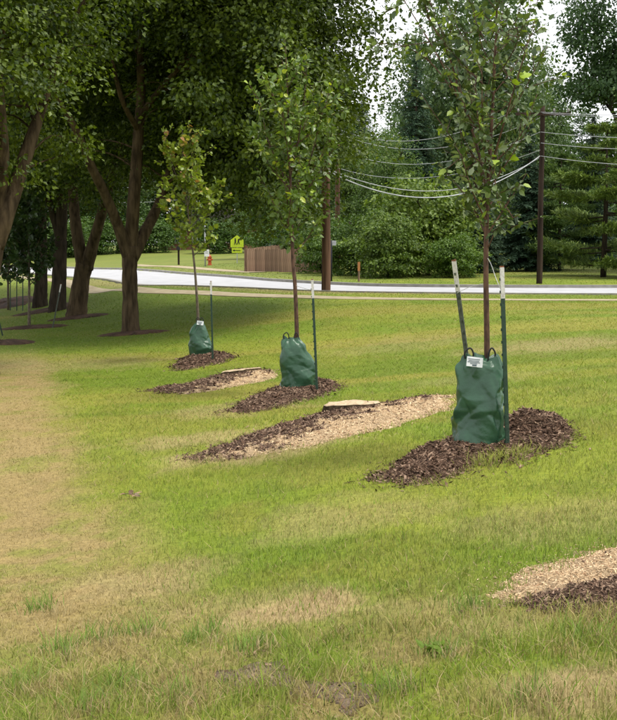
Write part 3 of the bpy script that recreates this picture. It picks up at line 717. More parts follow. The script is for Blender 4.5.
make_broad('bush', 33, 5, (0, 0, 2.3), (2.9, 2.5, 2.6), 300, 42, .19, .52, ((.045, .085, .012), (.14, .20, .03)), lambda x, y: .05, shell=.5)
def make_spruce(key, seed, H, R, cols, droop=.35):
    r = np.random.default_rng(seed); P, D, N, S, Cc = [], [], [], [], []; mb = MB()
    mb.tube([(0, 0, -.3), (0, 0, H * .5), (0, 0, H)], [H * .016, H * .011, .02], 8)
    z = .5
    while z < H * .985:
        t = z / H; L0 = R * (1 - t) ** .85 * min(1, .75 + t * 2) + .12
        for k in range(int(7 + 4 * (1 - t))):
            a = r.uniform(0, 2 * math.pi); L = L0 * r.uniform(.65, 1.15); e = np.array([math.cos(a), math.sin(a), 0])
            m = max(4, int(L * 7)); s = np.sort(r.uniform(.12, 1, m))
            q = e * (s * L)[:, None] + np.array([0, 0, 1]) * (z + .12 * L * s - droop * L * s ** 2 + .10 * L * s ** 4)[:, None]
            if r.random() < .35: mb.tube([(0, 0, z), q[m // 2], q[-1]], [.035, .02, .008], 4, False)
            side = np.cross(e, [0, 0, 1])
            for sg in (-1, 1):
                P.append(q + r.normal(0, .05, (m, 3))); D.append(e * .55 + side * sg * r.uniform(.4, 1.0, m)[:, None] + np.array([0, 0, -.28]) + r.normal(0, .2, (m, 3)))
                N.append(np.array([0, 0, 1.0]) + r.normal(0, .35, (m, 3))); S.append((.24 + .24 * L * (1 - s * .55) * .6) * r.uniform(.7, 1.3, m)); Cc.append(r.random(m) * .6 + .4 * s)
        z += r.uniform(.12, .24)
    P, D, N = map(np.concatenate, (P, D, N)); S = np.concatenate(S); t = np.concatenate(Cc)[:, None]
    tpl = (np.array([(0, 0, 0), (.13, .35, -.04), (.05, .5, 0), (.11, .7, -.05), (0, 1, 0), (-.11, .7, -.05), (-.05, .5, 0), (-.13, .35, -.04)]), np.array([(0, 1, 2, 3, 4, 5, 6, 7)]))
    V, F, c = leaves(tpl, P, D, N, S, np.array(cols[0]) + (np.array(cols[1]) - np.array(cols[0])) * t)
    SPEC[key] = (mb.mesh(key + '_wood', True), mesh_np(key + '_crown', V, F, c), 'bark_dark', 'needle')
make_spruce('spruce', 41, 16, 4.0, ((.016, .036, .020), (.050, .085, .042)))
def make_pine(key, seed, H, R):
    """white pine: tiers of long level boughs carrying feathery needle tufts"""
    r = np.random.default_rng(seed); P, D, N, S, Cc = [], [], [], [], []; mb = MB()
    mb.tube([(0, 0, -.3), (.1, 0, H * .5), (0, 0, H)], [H * .018, H * .012, .02], 8)
    for z in np.arange(1.0, H, 1.25):
        t = z / H
        for k in range(r.integers(5, 8)):
            a = r.uniform(0, 2 * math.pi); L = R * (1 - t) ** .6 * r.uniform(.6, 1.15) + .4; e = np.array([math.cos(a), math.sin(a), 0]); side = np.cross(e, [0, 0, 1])
            zz = z + r.normal(0, .15); f = lambda s: zz - .10 * L * s + .22 * L * s ** 3
            mb.tube([(0, 0, zz), e * L * .5 + [0, 0, f(.5)], e * L + [0, 0, f(1)]], [.06, .035, .01], 5, False)
            m = int(62 * L); s = r.uniform(.25, 1, m) ** .8; w = r.normal(0, .20, m) * L * (1.1 - .6 * s)
            q = e * (s * L)[:, None] + side * w[:, None] + np.array([0, 0, 1]) * (f(s) + r.normal(0, .05, m) + .06)[:, None]
            for j in range(4):
                P.append(q); D.append(e * .6 + np.sign(w)[:, None] * side * .4 + np.array([0, 0, .25]) + r.normal(0, .5, (m, 3))); N.append(np.array([0, 0, 1.]) + r.normal(0, .5, (m, 3)))
                S.append(r.uniform(.26, .50, m)); Cc.append(r.random(m))
    P, D, N = map(np.concatenate, (P, D, N)); S = np.concatenate(S); t = np.concatenate(Cc)[:, None]
    tpl = (np.array([(0, 0, 0), (.10, .45, .03), (0, 1, 0), (-.10, .45, .03)]), np.array([(0, 1, 2), (0, 2, 3)]))
    c0, c1 = np.array((.04, .075, .018)), np.array((.14, .19, .045))
    V, F, c = leaves(tpl, P, D, N, S, c0 + (c1 - c0) * t)
    SPEC[key] = (mb.mesh(key + '_wood', True), mesh_np(key + '_crown', V, F, c), 'bark_dark', 'needle')
make_pine('pine', 43, 12, 5.2)
HT = {'oak': 16.2, 'high': 16.2, 'elm': 13.8, 'bush': 4.9, 'spruce': 16.0, 'pine': 12.0}
def bgtree(key, name, label, px, Y, top, wide=1.0, rz=0.0, tone=(1, 1, 1), group=None, cat='tree', sink=0.0):
    """stands on the ground at px and distance Y; height from the row its top reaches"""
    p = at(px, 250, Y); p[2] = gz(p[0], p[1]) - sink
    h = at(px, top, Y)[2] - p[2]; s = h / HT[key]
    root = empty(name, p, rz); tag(root, label, cat, group)
    w, c, bm, lm = SPEC[key]
    a = link('trunk', w, M[bm], root); b = link('crown', c, M[lm], root); tag(b, kind='stuff')
    for o in (a, b): o.scale = (s * wide, s * wide, s)
    b.color = (*[q * 1.22 for q in tone], 1); return root  # every far crown lightened: distance haze put into its colour
# across the road, right to left; heights 4 to 19 m
bgtree('oak', 'broadleaf_tree', 'tall grey-green broadleaf tree rising behind the nearest young tree', 468, 82, -38, .84, .3, (1.4, 1.3, 1.55))  # raised, greyer tone paints haze into this crown
bgtree('spruce', 'spruce_tree', 'dark drooping spruce left of the tall grey-green tree', 415, 76, 50, .82, .9, (1.0, 1.1, 1.1))
bgtree('spruce', 'spruce_tree', 'pale spruce tip behind the utility pole wires', 362, 92, 92, .95, 2.0, (1.25, 1.25, 1.0))
bgtree('elm', 'broadleaf_tree', 'mid-green tree just right of the brown utility pole', 352, 78, 122, .85, 1.0, (1.0, 1.0, .85))
bgtree('elm', 'broadleaf_tree', 'leafy green tree under the sagging wires', 388, 70, 128, .75, 2.5, (1.0, 1.05, .9))
bgtree('bush', 'large_shrub', 'bright yellow-green shrub across the road under the wires', 428, 61, 172, 1.0, .2, (1.2, 1.15, 1.0), cat='shrub')
bgtree('bush', 'large_shrub', 'green shrub spilling to the far kerb right of the orange marker', 388, 58, 208, 1.1, 1.2, (1.0, 1.0, 1.0), cat='shrub')
bgtree('bush', 'large_shrub', 'dark shrub behind the orange marker post', 352, 62, 214, 1.1, 2.2, (.75, .85, .8), cat='shrub')
bgtree('bush', 'large_shrub', 'dark shrub covering the end of the board fence', 322, 66, 218, 1.0, 3.3, (.75, .85, .8), cat='shrub')
bgtree('bush', 'large_shrub', 'low shrub at the foot of the bright yellow-green shrub', 455, 57.5, 232, 1.2, 4.1, (.9, 1.0, .9), cat='shrub')
bgtree('spruce', 'spruce_tree', 'dark spruce between the yellow-green shrub and the second pole', 478, 64, 150, .95, .4, (.9, .95, .95))
bgtree('spruce', 'spruce_tree', 'dark spruce standing close behind the right-hand pole', 528, 66, 120, 1.0, 1.4, (.85, .95, .95))
bgtree('oak', 'broadleaf_tree', 'olive broadleaf tree behind the pole with the crossarm', 528, 90, 62, .74, 1.9, (1.1, 1.1, .95))
bgtree('pine', 'pine_tree', 'feathery pine with level tiered boughs right of the crossarm pole', 604, 57, 118, 1.1, .5, (1.2, 1.18, 1.0))
bgtree('pine', 'pine_tree', 'second tiered pine filling the gap behind the feathery pine', 560, 66, 150, .95, 2.7, (.8, .9, .9))
bgtree('high', 'broadleaf_tree', 'tall dark broadleaf tree towering above the feathery pine', 634, 72, -70, .80, 4.0, (.85, .95, .95))
bgtree('elm', 'broadleaf_tree', 'broadleaf tree past the feathery pine along the road', 690, 64, 30, 1.0, 3.0)
bgtree('spruce', 'spruce_tree', 'dark spruce low behind the tiered pines', 590, 78, 112, .9, 3.0, (.8, .9, .95))
# left, beyond the far lawn
bgtree('elm', 'broadleaf_tree', 'pale green tree behind the school crossing sign', 262, 100, 150, .9, .6, (1.05, 1.1, 1.1))
bgtree('spruce', 'spruce_tree', 'dark spruce behind the board fence', 302, 84, 110, .95, 1.6, (1.0, 1.05, 1.0))
bgtree('oak', 'broadleaf_tree', 'dark tree behind the brick house', 214, 150, 120, .9, 2.4, (.9, .95, .9))
bgtree('oak', 'broadleaf_tree', 'dark tree left of the brick house', 165, 138, 128, .95, 5.0, (.7, .8, .75))
bgtree('elm', 'broadleaf_tree', 'dark tree on the far lawn above the curve of the road', 118, 132, 150, 1.1, 1.2, (.7, .8, .75))
for k, (px, Y, tp) in enumerate([(78, 140, 130), (40, 128, 120), (5, 124, 120), (-35, 118, 110)]):
    bgtree('oak' if k % 2 else 'elm', 'broadleaf_tree', 'dark tree in the row beyond the road seen through the maple trunks', px, Y, tp, 1.15, k * 1.7, (.7, .8, .75), 'dark trees beyond the road')
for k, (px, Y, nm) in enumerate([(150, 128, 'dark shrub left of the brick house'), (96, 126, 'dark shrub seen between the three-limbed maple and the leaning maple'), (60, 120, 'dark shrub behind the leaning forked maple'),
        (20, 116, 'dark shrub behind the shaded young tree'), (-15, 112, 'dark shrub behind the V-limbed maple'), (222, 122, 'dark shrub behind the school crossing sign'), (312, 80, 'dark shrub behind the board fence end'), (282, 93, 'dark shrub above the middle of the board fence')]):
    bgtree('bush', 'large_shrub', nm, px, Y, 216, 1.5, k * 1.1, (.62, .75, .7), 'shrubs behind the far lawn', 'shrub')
for k, (px, Y, tp) in enumerate([(330, 125, 92), (405, 120, 112), (455, 125, 60), (505, 120, 74), (570, 115, 112), (620, 112, 118), (670, 110, 60), (260, 170, 150), (130, 180, 120), (60, 175, 120), (0, 165, 110)]):
    bgtree('elm' if k % 2 else 'oak', 'broadleaf_tree', 'hazy green treetop in the wood behind the roadside trees', px, Y, tp, 1.1, k * 2.1, (.85, .95, .9), 'wood behind the roadside trees')

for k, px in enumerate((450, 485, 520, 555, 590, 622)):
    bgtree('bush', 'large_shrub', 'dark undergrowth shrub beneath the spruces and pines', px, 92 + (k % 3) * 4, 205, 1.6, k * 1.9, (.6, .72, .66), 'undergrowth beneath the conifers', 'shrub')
# ------------------------------------------------------------------ young trees with watering bags
def sapling(name, label, base, Y, stem, stem_r, crown_lo, crown_hi, halfw, nbr, leafsize, cols, seed, bark, nl=1500, accent=None, parts=0, extra=(), tpl=LEAF_OVATE, spread=.5):
    r = np.random.default_rng(seed); root = empty(name, base); tag(root, label, 'young tree')
    S = spline(local(stem, base, Y), 6); S[0, 2] = -.1
    mb = MB(); R = np.interp(np.linspace(0, 1, len(S)), np.linspace(0, 1, len(stem_r)), stem_r); mb.tube(S, R, 10)
    tr = link('trunk', mb.mesh(name + '_trunk', True), M[bark], root)
    zs = np.cumsum(np.concatenate([[0], np.linalg.norm(np.diff(S, axis=0), axis=1)])); 
    tips = []
    def branch(a, b, r0, lift):
        L = np.linalg.norm(b - a); m = a + (b - a) * .5 + np.array([0, 0, -lift * L]) + r.normal(0, .04 * L, 3)
        q = spline([a, m, b], 7); mb2 = MB(); mb2.tube(q, np.linspace(r0, .0025, len(q)), 6)
        link('branch', mb2.mesh('branch', True), M[bark], root); tips.append((q, L))
        for k in range(max(2, int(L * 7))):                       # twigs
            i = r.integers(2, len(q) - 1); d = (q[-1] - q[0]) / L * .6 + r.normal(0, .7, 3) * spread * 1.4 + np.array([0, 0, .25])
            l = L * r.uniform(.18, .42); e = q[i] + d / np.linalg.norm(d) * l
            tq = spline([q[i], (q[i] + e) / 2 + r.normal(0, .03 * l, 3), e], 4); mbt.tube(tq, np.linspace(.004, .0018, len(tq)), 4, False); tips.append((tq, l))
    mbt = MB(); zmin, zmax = crown_lo, crown_hi
    for k in range(nbr):
        t = (k + .5 + r.uniform(-.3, .3)) / nbr; z = zmin + (zmax - zmin) * t * .93; i = int(np.argmin(abs(S[:, 2] - z))); a = S[i]
        w = halfw * (.30 + 1.0 * math.sin(math.pi * min(1, t * .80 + .14))) * (1 - .55 * t) * r.uniform(.55, 1.2); an = k * 2.4 + r.normal(0, .3)
        b = a + np.array([math.cos(an) * w, math.sin(an) * w * .9, w * r.uniform(.7, 1.5) + .12]); b[2] = min(b[2], zmax + .1)
        branch(a, b, max(.004, R[i] * .45), .10)
    for l, r0 in extra:
        q = spline(local(l, base, Y), 6); mb2 = MB(); mb2.tube(q, np.linspace(r0, .003, len(q)), 7); link('branch', mb2.mesh('branch', True), M[bark], root)
        tips.append((q[len(q) // 3:], .5)); 
        for k in range(7 if r0 > .0075 else 3):
            i = r.integers(len(q) // 3, len(q) - 1); d = r.normal(0, .8, 3) + np.array([0, 0, .5]); l2 = r.uniform(.12, .4); e = q[i] + d / np.linalg.norm(d) * l2
            tq = spline([q[i], (q[i] + e) / 2, e], 4); mbt.tube(tq, np.linspace(.004, .0018, len(tq)), 4, False); tips.append((tq, l2))
    tag(link('twigs', mbt.mesh('twigs', True), M[bark], root), kind='stuff')
    tips.append((S[int(len(S) * .8):], 1.0))
    ln = np.array([max(.1, l) for _, l in tips]); ln = ln / ln.sum(); ch = r.choice(len(tips), nl, p=ln)
    P = np.zeros((nl, 3)); D = np.zeros((nl, 3))
    for n_, i in enumerate(ch):
        q = tips[i][0]; k = r.integers(max(0, len(q) // 4), len(q)); P[n_] = q[k]; D[n_] = q[-1] - q[0]
    D /= np.linalg.norm(D, axis=1)[:, None] + 1e-9
    D = D * .5 + r.normal(0, .6, (nl, 3)) + np.array([0, 0, -.25]); Dn = D / np.linalg.norm(D, axis=1)[:, None]
    P = P + Dn * leafsize * r.uniform(.05, .5, nl)[:, None]
    N = np.array([0, 0, .9]) + r.normal(0, .55, (nl, 3)); sz = leafsize * r.uniform(.55, 1.3, nl)
    t = np.clip(r.normal(.5, .3, nl), 0, 1)[:, None]; c = np.array(cols[0]) + (np.array(cols[1]) - np.array(cols[0])) * t
    hz = (P[:, 2] - zmin) / (zmax - zmin)
    if accent is not None:
        ac, pr, hi = accent; m = r.random(nl) < pr * (.25 + 1.5 * np.clip(hz, 0, 1) ** hi); c[m] = np.array(ac)[r.integers(0, len(ac), m.sum())] * r.uniform(.8, 1.2, m.sum())[:, None]
    k = parts
    V, F, cc = leaves(tpl, P[k:], Dn[k:], N[k:], sz[k:], c[k:])
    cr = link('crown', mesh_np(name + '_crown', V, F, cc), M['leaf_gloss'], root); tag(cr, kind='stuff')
    if parts:
        lib = []
        for q in range(10):                                       # ten leaf meshes shared by the single leaves
            cq = np.array(cols[0]) + (np.array(cols[1]) - np.array(cols[0])) * (q / 7.0); tp = LEAF_OVATE
            if q >= 8: cq = np.array([(.30, .42, .03), (.40, .44, .04)][q - 8]); tp = LEAF_MAPLE
            TV = tp[0].copy(); TV[:, 2] += .12 * np.sin(TV[:, 1] * 3 + q) * .5
            me = mesh_np('leaf', TV, tp[1], np.tile(cq, (len(TV), 1))); me.materials.append(M['leaf_gloss']); lib.append(me)
        big = np.argsort(-sz[:k])
        for n_, i in enumerate(range(k)):
            o = bpy.data.objects.new('leaf', lib[8 + (n_ % 2) if n_ % 12 == 0 and n_ < 240 else r.integers(0, 8)]); COL.objects.link(o); o.parent = cr
            d = Vector(Dn[i]); n0 = Vector(N[i]); s = d.cross(n0).normalized(); n1 = s.cross(d).normalized()
            m = Matrix((s, d, n1)).transposed().to_4x4(); m = Matrix.Translation(P[i]) @ m @ Matrix.Diagonal((*[float(sz[i]) * (1.3 if n_ % 12 == 0 and n_ < 240 else 1.1)] * 3, 1)); o.matrix_local = m
    return root
sapling('young_tree', 'young tree with grey-green leaves between two stakes', T1, D1,
        [(484, 440), (487, 400), (487, 340), (486, 260), (488, 190), (492, 120), (496, 40), (498, -50)], [.032, .028, .025, .022, .018, .013, .009, .004],
        1.75, 4.25, .58, 32, .066, ((.030, .062, .014), (.110, .155, .042)), 101, 'bark_young', 2350, (((.20, .27, .12), (.26, .32, .17), (.24, .33, .04)), .22, .4), 300,  # pale grey-green accents paint highlights on leaves; the yellow-green is leaf colour
        extra=[([(488, 200), (478, 150, .1), (462, 100, .1), (447, 50, .1), (430, 20, .1), (420, -20, .1)], .014), ([(490, 170), (505, 120, -.2), (520, 70, -.3), (535, 20, -.3)], .010),
               ([(470, 120, .1), (440, 60, -.1), (410, 10, -.1), (385, -30, -.1)], .007), ([(487, 250), (500, 225, -.1), (520, 215, -.2)], .006), ([(460, 100, .1), (430, 62, .3), (400, 45, .3), (372, 44, .3)], .006),
               ([(488, 225), (472, 190, -.3), (460, 150, -.4)], .008)])
sapling('young_tree', 'slim upright young tree with fresh green leaves, by the single stake', T2, D2,
        [(297, 390), (297, 340), (295, 285), (293, 262), (291, 200), (289, 140), (287, 80), (285, 40)], [.036, .032, .028, .026, .02, .014, .008, .004],
        1.95, 4.75, .62, 36, .088, ((.055, .105, .014), (.170, .25, .045)), 102, 'bark_young', 2900, (((.28, .38, .03), (.36, .42, .04), (.28, .33, .18)), .17, 2.0),
        extra=[([(290, 180), (300, 130), (305, 90), (307, 62)], .01), ([(291, 200), (310, 160), (318, 130), (322, 112)], .01), ([(290, 190), (268, 140), (262, 110), (258, 98)], .01)])
sapling('young_tree', 'small yellow-green young tree with reddish shoot tips', T3, D3,
        [(198, 358), (198, 320), (196, 285), (194, 262), (189, 220), (184, 175), (182, 130)], [.034, .030, .026, .022, .016, .010, .004],
        2.1, 4.45, .62, 24, .092, ((.10, .15, .014), (.27, .34, .03)), 103, 'bark_grey', 1550, (((.36, .26, .06), (.34, .17, .06), (.40, .36, .08)), .11, 4.0), tpl=LEAF_MAPLE,
        extra=[([(190, 230), (200, 215), (206, 205), (212, 195)], .01), ([(186, 200), (174, 170), (168, 150), (163, 128)], .008), ([(188, 210), (192, 170), (190, 140), (188, 122)], .008)])
# the dark-leaved young trees in the shade on the left
B4 = at(29, 327, 35); B4[2] = gz(B4[0], B4[1])
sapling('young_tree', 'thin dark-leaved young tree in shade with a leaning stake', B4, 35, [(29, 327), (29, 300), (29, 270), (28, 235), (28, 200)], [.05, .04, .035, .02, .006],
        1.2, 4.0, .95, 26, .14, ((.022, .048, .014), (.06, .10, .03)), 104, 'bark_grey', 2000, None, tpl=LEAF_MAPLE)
B5 = at(1, 330, 33); B5[2] = gz(B5[0], B5[1])
B6 = at(8, 306, 46); B6[2] = gz(B6[0], B6[1])
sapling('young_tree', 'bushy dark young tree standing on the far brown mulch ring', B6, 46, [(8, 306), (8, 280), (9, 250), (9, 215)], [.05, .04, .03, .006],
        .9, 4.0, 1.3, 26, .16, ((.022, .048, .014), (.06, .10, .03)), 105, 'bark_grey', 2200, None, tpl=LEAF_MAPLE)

# ---- watering bags
mbag, t, b = mat_new('green_woven_bag', .34, .5)
tcn = t.nodes.new('ShaderNodeTexCoord'); nn = t.nodes.new('ShaderNodeTexNoise'); nn.inputs['Scale'].default_value = 5; nn.inputs['Detail'].default_value = 6
rp = t.nodes.new('ShaderNodeValToRGB'); rp.color_ramp.elements[0].color = (.016, .058, .027, 1); rp.color_ramp.elements[1].color = (.028, .088, .044, 1); rp.color_ramp.elements[0].position = .35; rp.color_ramp.elements[1].position = .65
t.links.new(tcn.outputs['Object'], nn.inputs['Vector']); t.links.new(nn.outputs[0], rp.inputs[0]); t.links.new(rp.outputs[0], b.inputs['Base Color'])
n2 = t.nodes.new('ShaderNodeTexNoise'); n2.inputs['Scale'].default_value = 22; n2.inputs['Detail'].default_value = 4
bp = t.nodes.new('ShaderNodeBump'); bp.inputs['Strength'].default_value = .35; bp.inputs['Distance'].default_value = .012
t.links.new(tcn.outputs['Object'], n2.inputs['Vector']); t.links.new(n2.outputs[0], bp.inputs['Height']); t.links.new(bp.outputs[0], b.inputs['Normal'])
M['bag'] = mbag
def rid(v): return 1 - np.abs(2 * v - 1)                     # ridged noise: creases
def bag(label, base, h, prof, dx, seed, tagside=True, folds=1.0):
    """limp plastic bag zipped round the stem: prof = (height share, half width, half depth, sideways shift)"""
    root = empty('watering_bag', base); tag(root, label, 'watering bag', None)
    nu, nv = 164, 120; th = np.arange(nu) * 2 * math.pi / nu; tt = np.linspace(0, 1, nv)
    pr = np.array(prof); 
    def ip(k, t):                                            # smooth profile
        q = spline(pr, 12); return np.interp(t, q[:, 0], q[:, k])
    TH, TT = np.meshgrid(th, tt, indexing='xy'); A = ip(1, TT); Bd = ip(2, TT); X0 = ip(3, TT)
    cx, sx = np.cos(TH), np.sin(TH); e = .82
    x = np.sign(cx) * np.abs(cx) ** e; y = np.sign(sx) * np.abs(sx) ** e
    u, v = cx * 1.1 + 7 + seed, sx * 1.1 + 3
    rr = np.random.default_rng(seed + 50); cr = 0
    for npt, amp, skew in ((34, .036, .5), (90, .021, -.35), (230, .0085, .3)):      # crumpled film: flat facets meeting in sharp creases
        pt = np.stack([rr.uniform(0, 2 * math.pi, npt), rr.uniform(-.1, 1.1, npt)], 1); val = rr.uniform(-1, 1, npt)
        pt = np.concatenate([pt + [o_, 0] for o_ in (-2 * math.pi, 0, 2 * math.pi)]); val = np.tile(val, 3)
        cx_ = lambda q: np.stack([q[:, 0] * .21, q[:, 1] * h + q[:, 0] * .21 * 0], 1)
        W_ = cx_(pt); W_[:, 1] += skew * .06 * np.sin(pt[:, 0] * 2)
        G_ = cx_(np.stack([TH.ravel(), TT.ravel()], 1)); G_[:, 1] += skew * .06 * np.sin(TH.ravel() * 2)
        vo, _, fo, ov, _, _ = delaunay_2d_cdt([Vector(w_) for w_ in W_], [], [], 0, 1e-5)
        res = np.zeros(len(G_)); vo = np.array([tuple(v_) for v_ in vo]); vi = np.array([o_[0] for o_ in ov])
        for f_ in fo:
            p0, p1, p2 = vo[list(f_)]; D_ = (p1[0] - p0[0]) * (p2[1] - p0[1]) - (p2[0] - p0[0]) * (p1[1] - p0[1])
            if abs(D_) < 1e-12: continue
            l1 = ((G_[:, 0] - p0[0]) * (p2[1] - p0[1]) - (p2[0] - p0[0]) * (G_[:, 1] - p0[1])) / D_
            l2 = ((p1[0] - p0[0]) * (G_[:, 1] - p0[1]) - (G_[:, 0] - p0[0]) * (p1[1] - p0[1])) / D_
            m_ = (l1 >= -1e-6) & (l2 >= -1e-6) & (l1 + l2 <= 1 + 1e-6)
            a0, a1, a2 = val[vi[list(f_)]]; res[m_] = a0 + (a1 - a0) * l1[m_] + (a2 - a0) * l2[m_]
        cr = cr + res.reshape(TH.shape) * amp / .2
    cr = (cr * 2 + np.roll(cr, 1, 1) + np.roll(cr, -1, 1)) / 4; cr[1:-1] = (cr[1:-1] * 2 + cr[2:] + cr[:-2]) / 4
    gather = np.sin(TH * 11 + seed + 2 * fbm(u * 2, v * 2, seed, 2)) * sst(.72, 1.0, TT) * .09 + np.sin(TH * 17 + 1) * sst(.2, 0, TT) * .02
    f1 = cr * 1.5 + .4
    rad = 1 + folds * cr + gather
    V = np.stack([X0 + A * x * rad, Bd * y * rad, TT * h + (f1 - .4) * .018 * sst(0, .2, TT) + (fbm(u * 2, v * 2, seed + 8, 2) - .5) * .10 * sst(.85, 1, TT)], -1)
    V[0, :, 2] = -.05 + 0 * V[0, :, 2]
    V = V.reshape(-1, 3); i, j = np.meshgrid(np.arange(nv - 1), np.arange(nu), indexing='ij'); i = i.ravel(); j = j.ravel(); k = (j + 1) % nu
    F = np.stack([i * nu + j, i * nu + k, (i + 1) * nu + k, (i + 1) * nu + j], 1)
    cenT = V[-nu:].mean(0) - [0, 0, .05]; V = np.vstack([V, cenT]); tri = np.stack([(nv - 1) * nu + np.arange(nu), (nv - 1) * nu + (np.arange(nu) + 1) % nu, np.full(nu, len(V) - 1)], 1)
    body = link('bag_body', mesh_np('bag', V, [F, tri], smooth=True), M['bag'], root)
    # two carrying straps in loops above the gathered top
    tp = prof[-1]
    for s, o_ in ((-1, -.006), (1, .004)):
        cxs = tp[3] + s * tp[1] * .62; q = [(cxs - .030, -.03, h - .05), (cxs - .034 + .01 * s, -.05, h + .035), (cxs, -.055, h + .075), (cxs + .03, -.045, h + .03), (cxs + .026, -.02, h - .05)]
        mb = MB(); mb.tube(spline(q, 6), .0075, 6); link('strap', mb.mesh('strap', True), M['strap'], root)
    if tagside:
        mb = MB(); c, s_ = math.cos(.12), math.sin(.12); Rm = np.array([[c, -s_ * .2, s_], [s_ * .2, .96, .25], [-s_, -.25, .96]])
        yc = -ip(2, np.array([.93]))[0] * 1.02 - .035; mb.box((tagside, yc, h - .035), (.068, .0025, .042), Rm); lb = link('paper_tag', mb.mesh('tag'), M['paper'], root)
        mb = MB()
        for z_, w_ in ((.022, .05), (.008, .045), (-.004, .052), (-.016, .03)): mb.box(np.array([tagside, yc, h - .035]) + Rm @ np.array([-.008, -.0038, z_]), (w_, .0012, .0028), Rm)
        mb.box(np.array([tagside, yc, h - .035]) + Rm @ np.array([.0, -.004, -.03]), (.018, .0012, .006), Rm)
        link('print', mb.mesh('print'), M['ink'], lb)
    return root
def gpos(px, py, Y): p = at(px, py, Y); return np.array([p[0], p[1], gz(p[0], p[1])])
b1 = BAG1.copy(); b1[2] += .055
bag('large wrinkled green watering bag with a white paper tag, nearest two stakes', b1, .76, [(0, .205, .16, 0), (.06, .215, .18, 0.0), (.3, .215, .19, .0), (.6, .205, .16, -.005), (.85, .19, .125, -.012), (.95, .165, .09, -.012), (1, .15, .07, -.012)], 0, 1, -.075)
b2 = BAG2.copy(); b2[2] += .05
bag('green watering bag with a gathered top on the slim upright young tree', b2, .74, [(0, .225, .17, .02), (.07, .24, .19, .02), (.35, .245, .18, .01), (.65, .215, .15, -.03), (.88, .16, .10, -.07), (.96, .12, .07, -.08), (1, .11, .06, -.08)], 0, 4, False)
b3 = BAG3.copy(); b3[2] += .05
bag('small slumped green watering bag on the yellow-green young tree', b3, .74, [(0, .23, .18, .02), (.07, .245, .19, .02), (.35, .235, .18, -.01), (.65, .19, .14, -.03), (.88, .10, .09, -.02), (.96, .065, .05, 0), (1, .06, .045, 0)], 0, 9, .01)

# ---- steel stakes
def stake(label, base, top, tip=.27, mat='steel_green', studs=True, group=None, w=.021):
    base = np.array(base); top = np.array(top); ax = top - base; L = np.linalg.norm(ax); q = Vector(ax).to_track_quat('Z', 'Y')
    root = empty('steel_stake', base); root.rotation_mode = 'QUATERNION'; root.rotation_quaternion = q; tag(root, label, 'stake', group)
    T = [(-w, 0), (w, 0), (w, .005), (.004, .005), (.003, .034), (-.003, .034), (-.004, .005), (-w, .005)]
    def ex(z0, z1, g=0):
        n = len(T); V = np.array([(x * (1 + g), y * (1 + g), z) for z in (z0, z1) for x, y in T]); mb = MB()
        mb.add(V, [(i, (i + 1) % n, n + (i + 1) % n, n + i) for i in range(n)]); mb.F[n] = [np.array([list(range(n))[::-1]]), np.array([list(range(n, 2 * n))])]; return mb
    mb = ex(-.35, L - tip)
    link('post', mb.mesh('post'), M[mat], root)
    link('white_tip', ex(L - tip, L - .012, .03).mesh('tip'), M['white_paint'], root)
    link('rusty_end', ex(L - .012, L, .0).mesh('end'), M['rust'], root)
    if studs:
        mb = MB()
        for z in np.arange(.10, L - .05, .105): mb.box((0, -.004, z), (.007, .005, .011))
        link('studs', mb.mesh('studs'), M['tie' if False else mat], root)
    return root
p = hit(506, 454); stake('upright dark green steel stake with white tip in front of the large bag', p, at(500, 266, p[1]))
p = at(478, 446, 10.3); p[2] = gz(p[0], p[1]); stake('leaning weathered steel stake with white tip, behind the large bag', p, at(453.5, 260, 10.0), .28, 'steel_grey')
p = hit(316, 393); stake('single green steel stake with white tip beside the slim young tree', p, at(311, 279, p[1]), .27)
p = hit(212, 362); stake('single green steel stake with white tip beside the small yellow-green tree', p, at(210, 281, p[1]), .27)
p = hit(53, 328); stake('leaning pale-tipped stake beside the dark young tree in the shade', p, at(61.5, 284, p[1]), .25, 'steel_grey')
for px, tp in ((17, 274), (23, 274), (10.5, 272)):
    p = hit(px, 311); stake('thin dark stake by the far brown mulch ring', p, at(px, tp, p[1]), .05, 'steel_green', False, 'stakes by the far mulch ring')
p = hit(2, 336); stake('short stake leaning outwards beside the bare lawn mulch ring', p, at(-4, 312, p[1]), .05, 'steel_green', False)
def tie(label, pts, r=.004, group=None, mat='tie'):
    P = np.array(pts); mb = MB(); mb.tube(spline(P - P[0], 8), r, 5); o = link('tie_wire', mb.mesh('tie', True), M[mat], loc=P[0]); return tag(o, label, 'tie', group)
y1 = hit(506, 454)[1]
tie('pale tie wire from the young tree to the upright front stake', [at(487, 257, D1), at(491, 264, D1 - .08), at(496, 278, D1 - .2), at(500.6, 289, y1 - .01)], .003)
tie('pale tie wire wrapped round the leaning stake and stem', [at(457, 293, 10.03), at(470, 287, 10.0), at(486, 283, D1)], .0025)
tie('tie wire from the slim young tree to its stake', [at(295, 285, D2), at(303, 288, D2 - .1), at(311.3, 290, hit(316, 393)[1] - .01)], .0045)

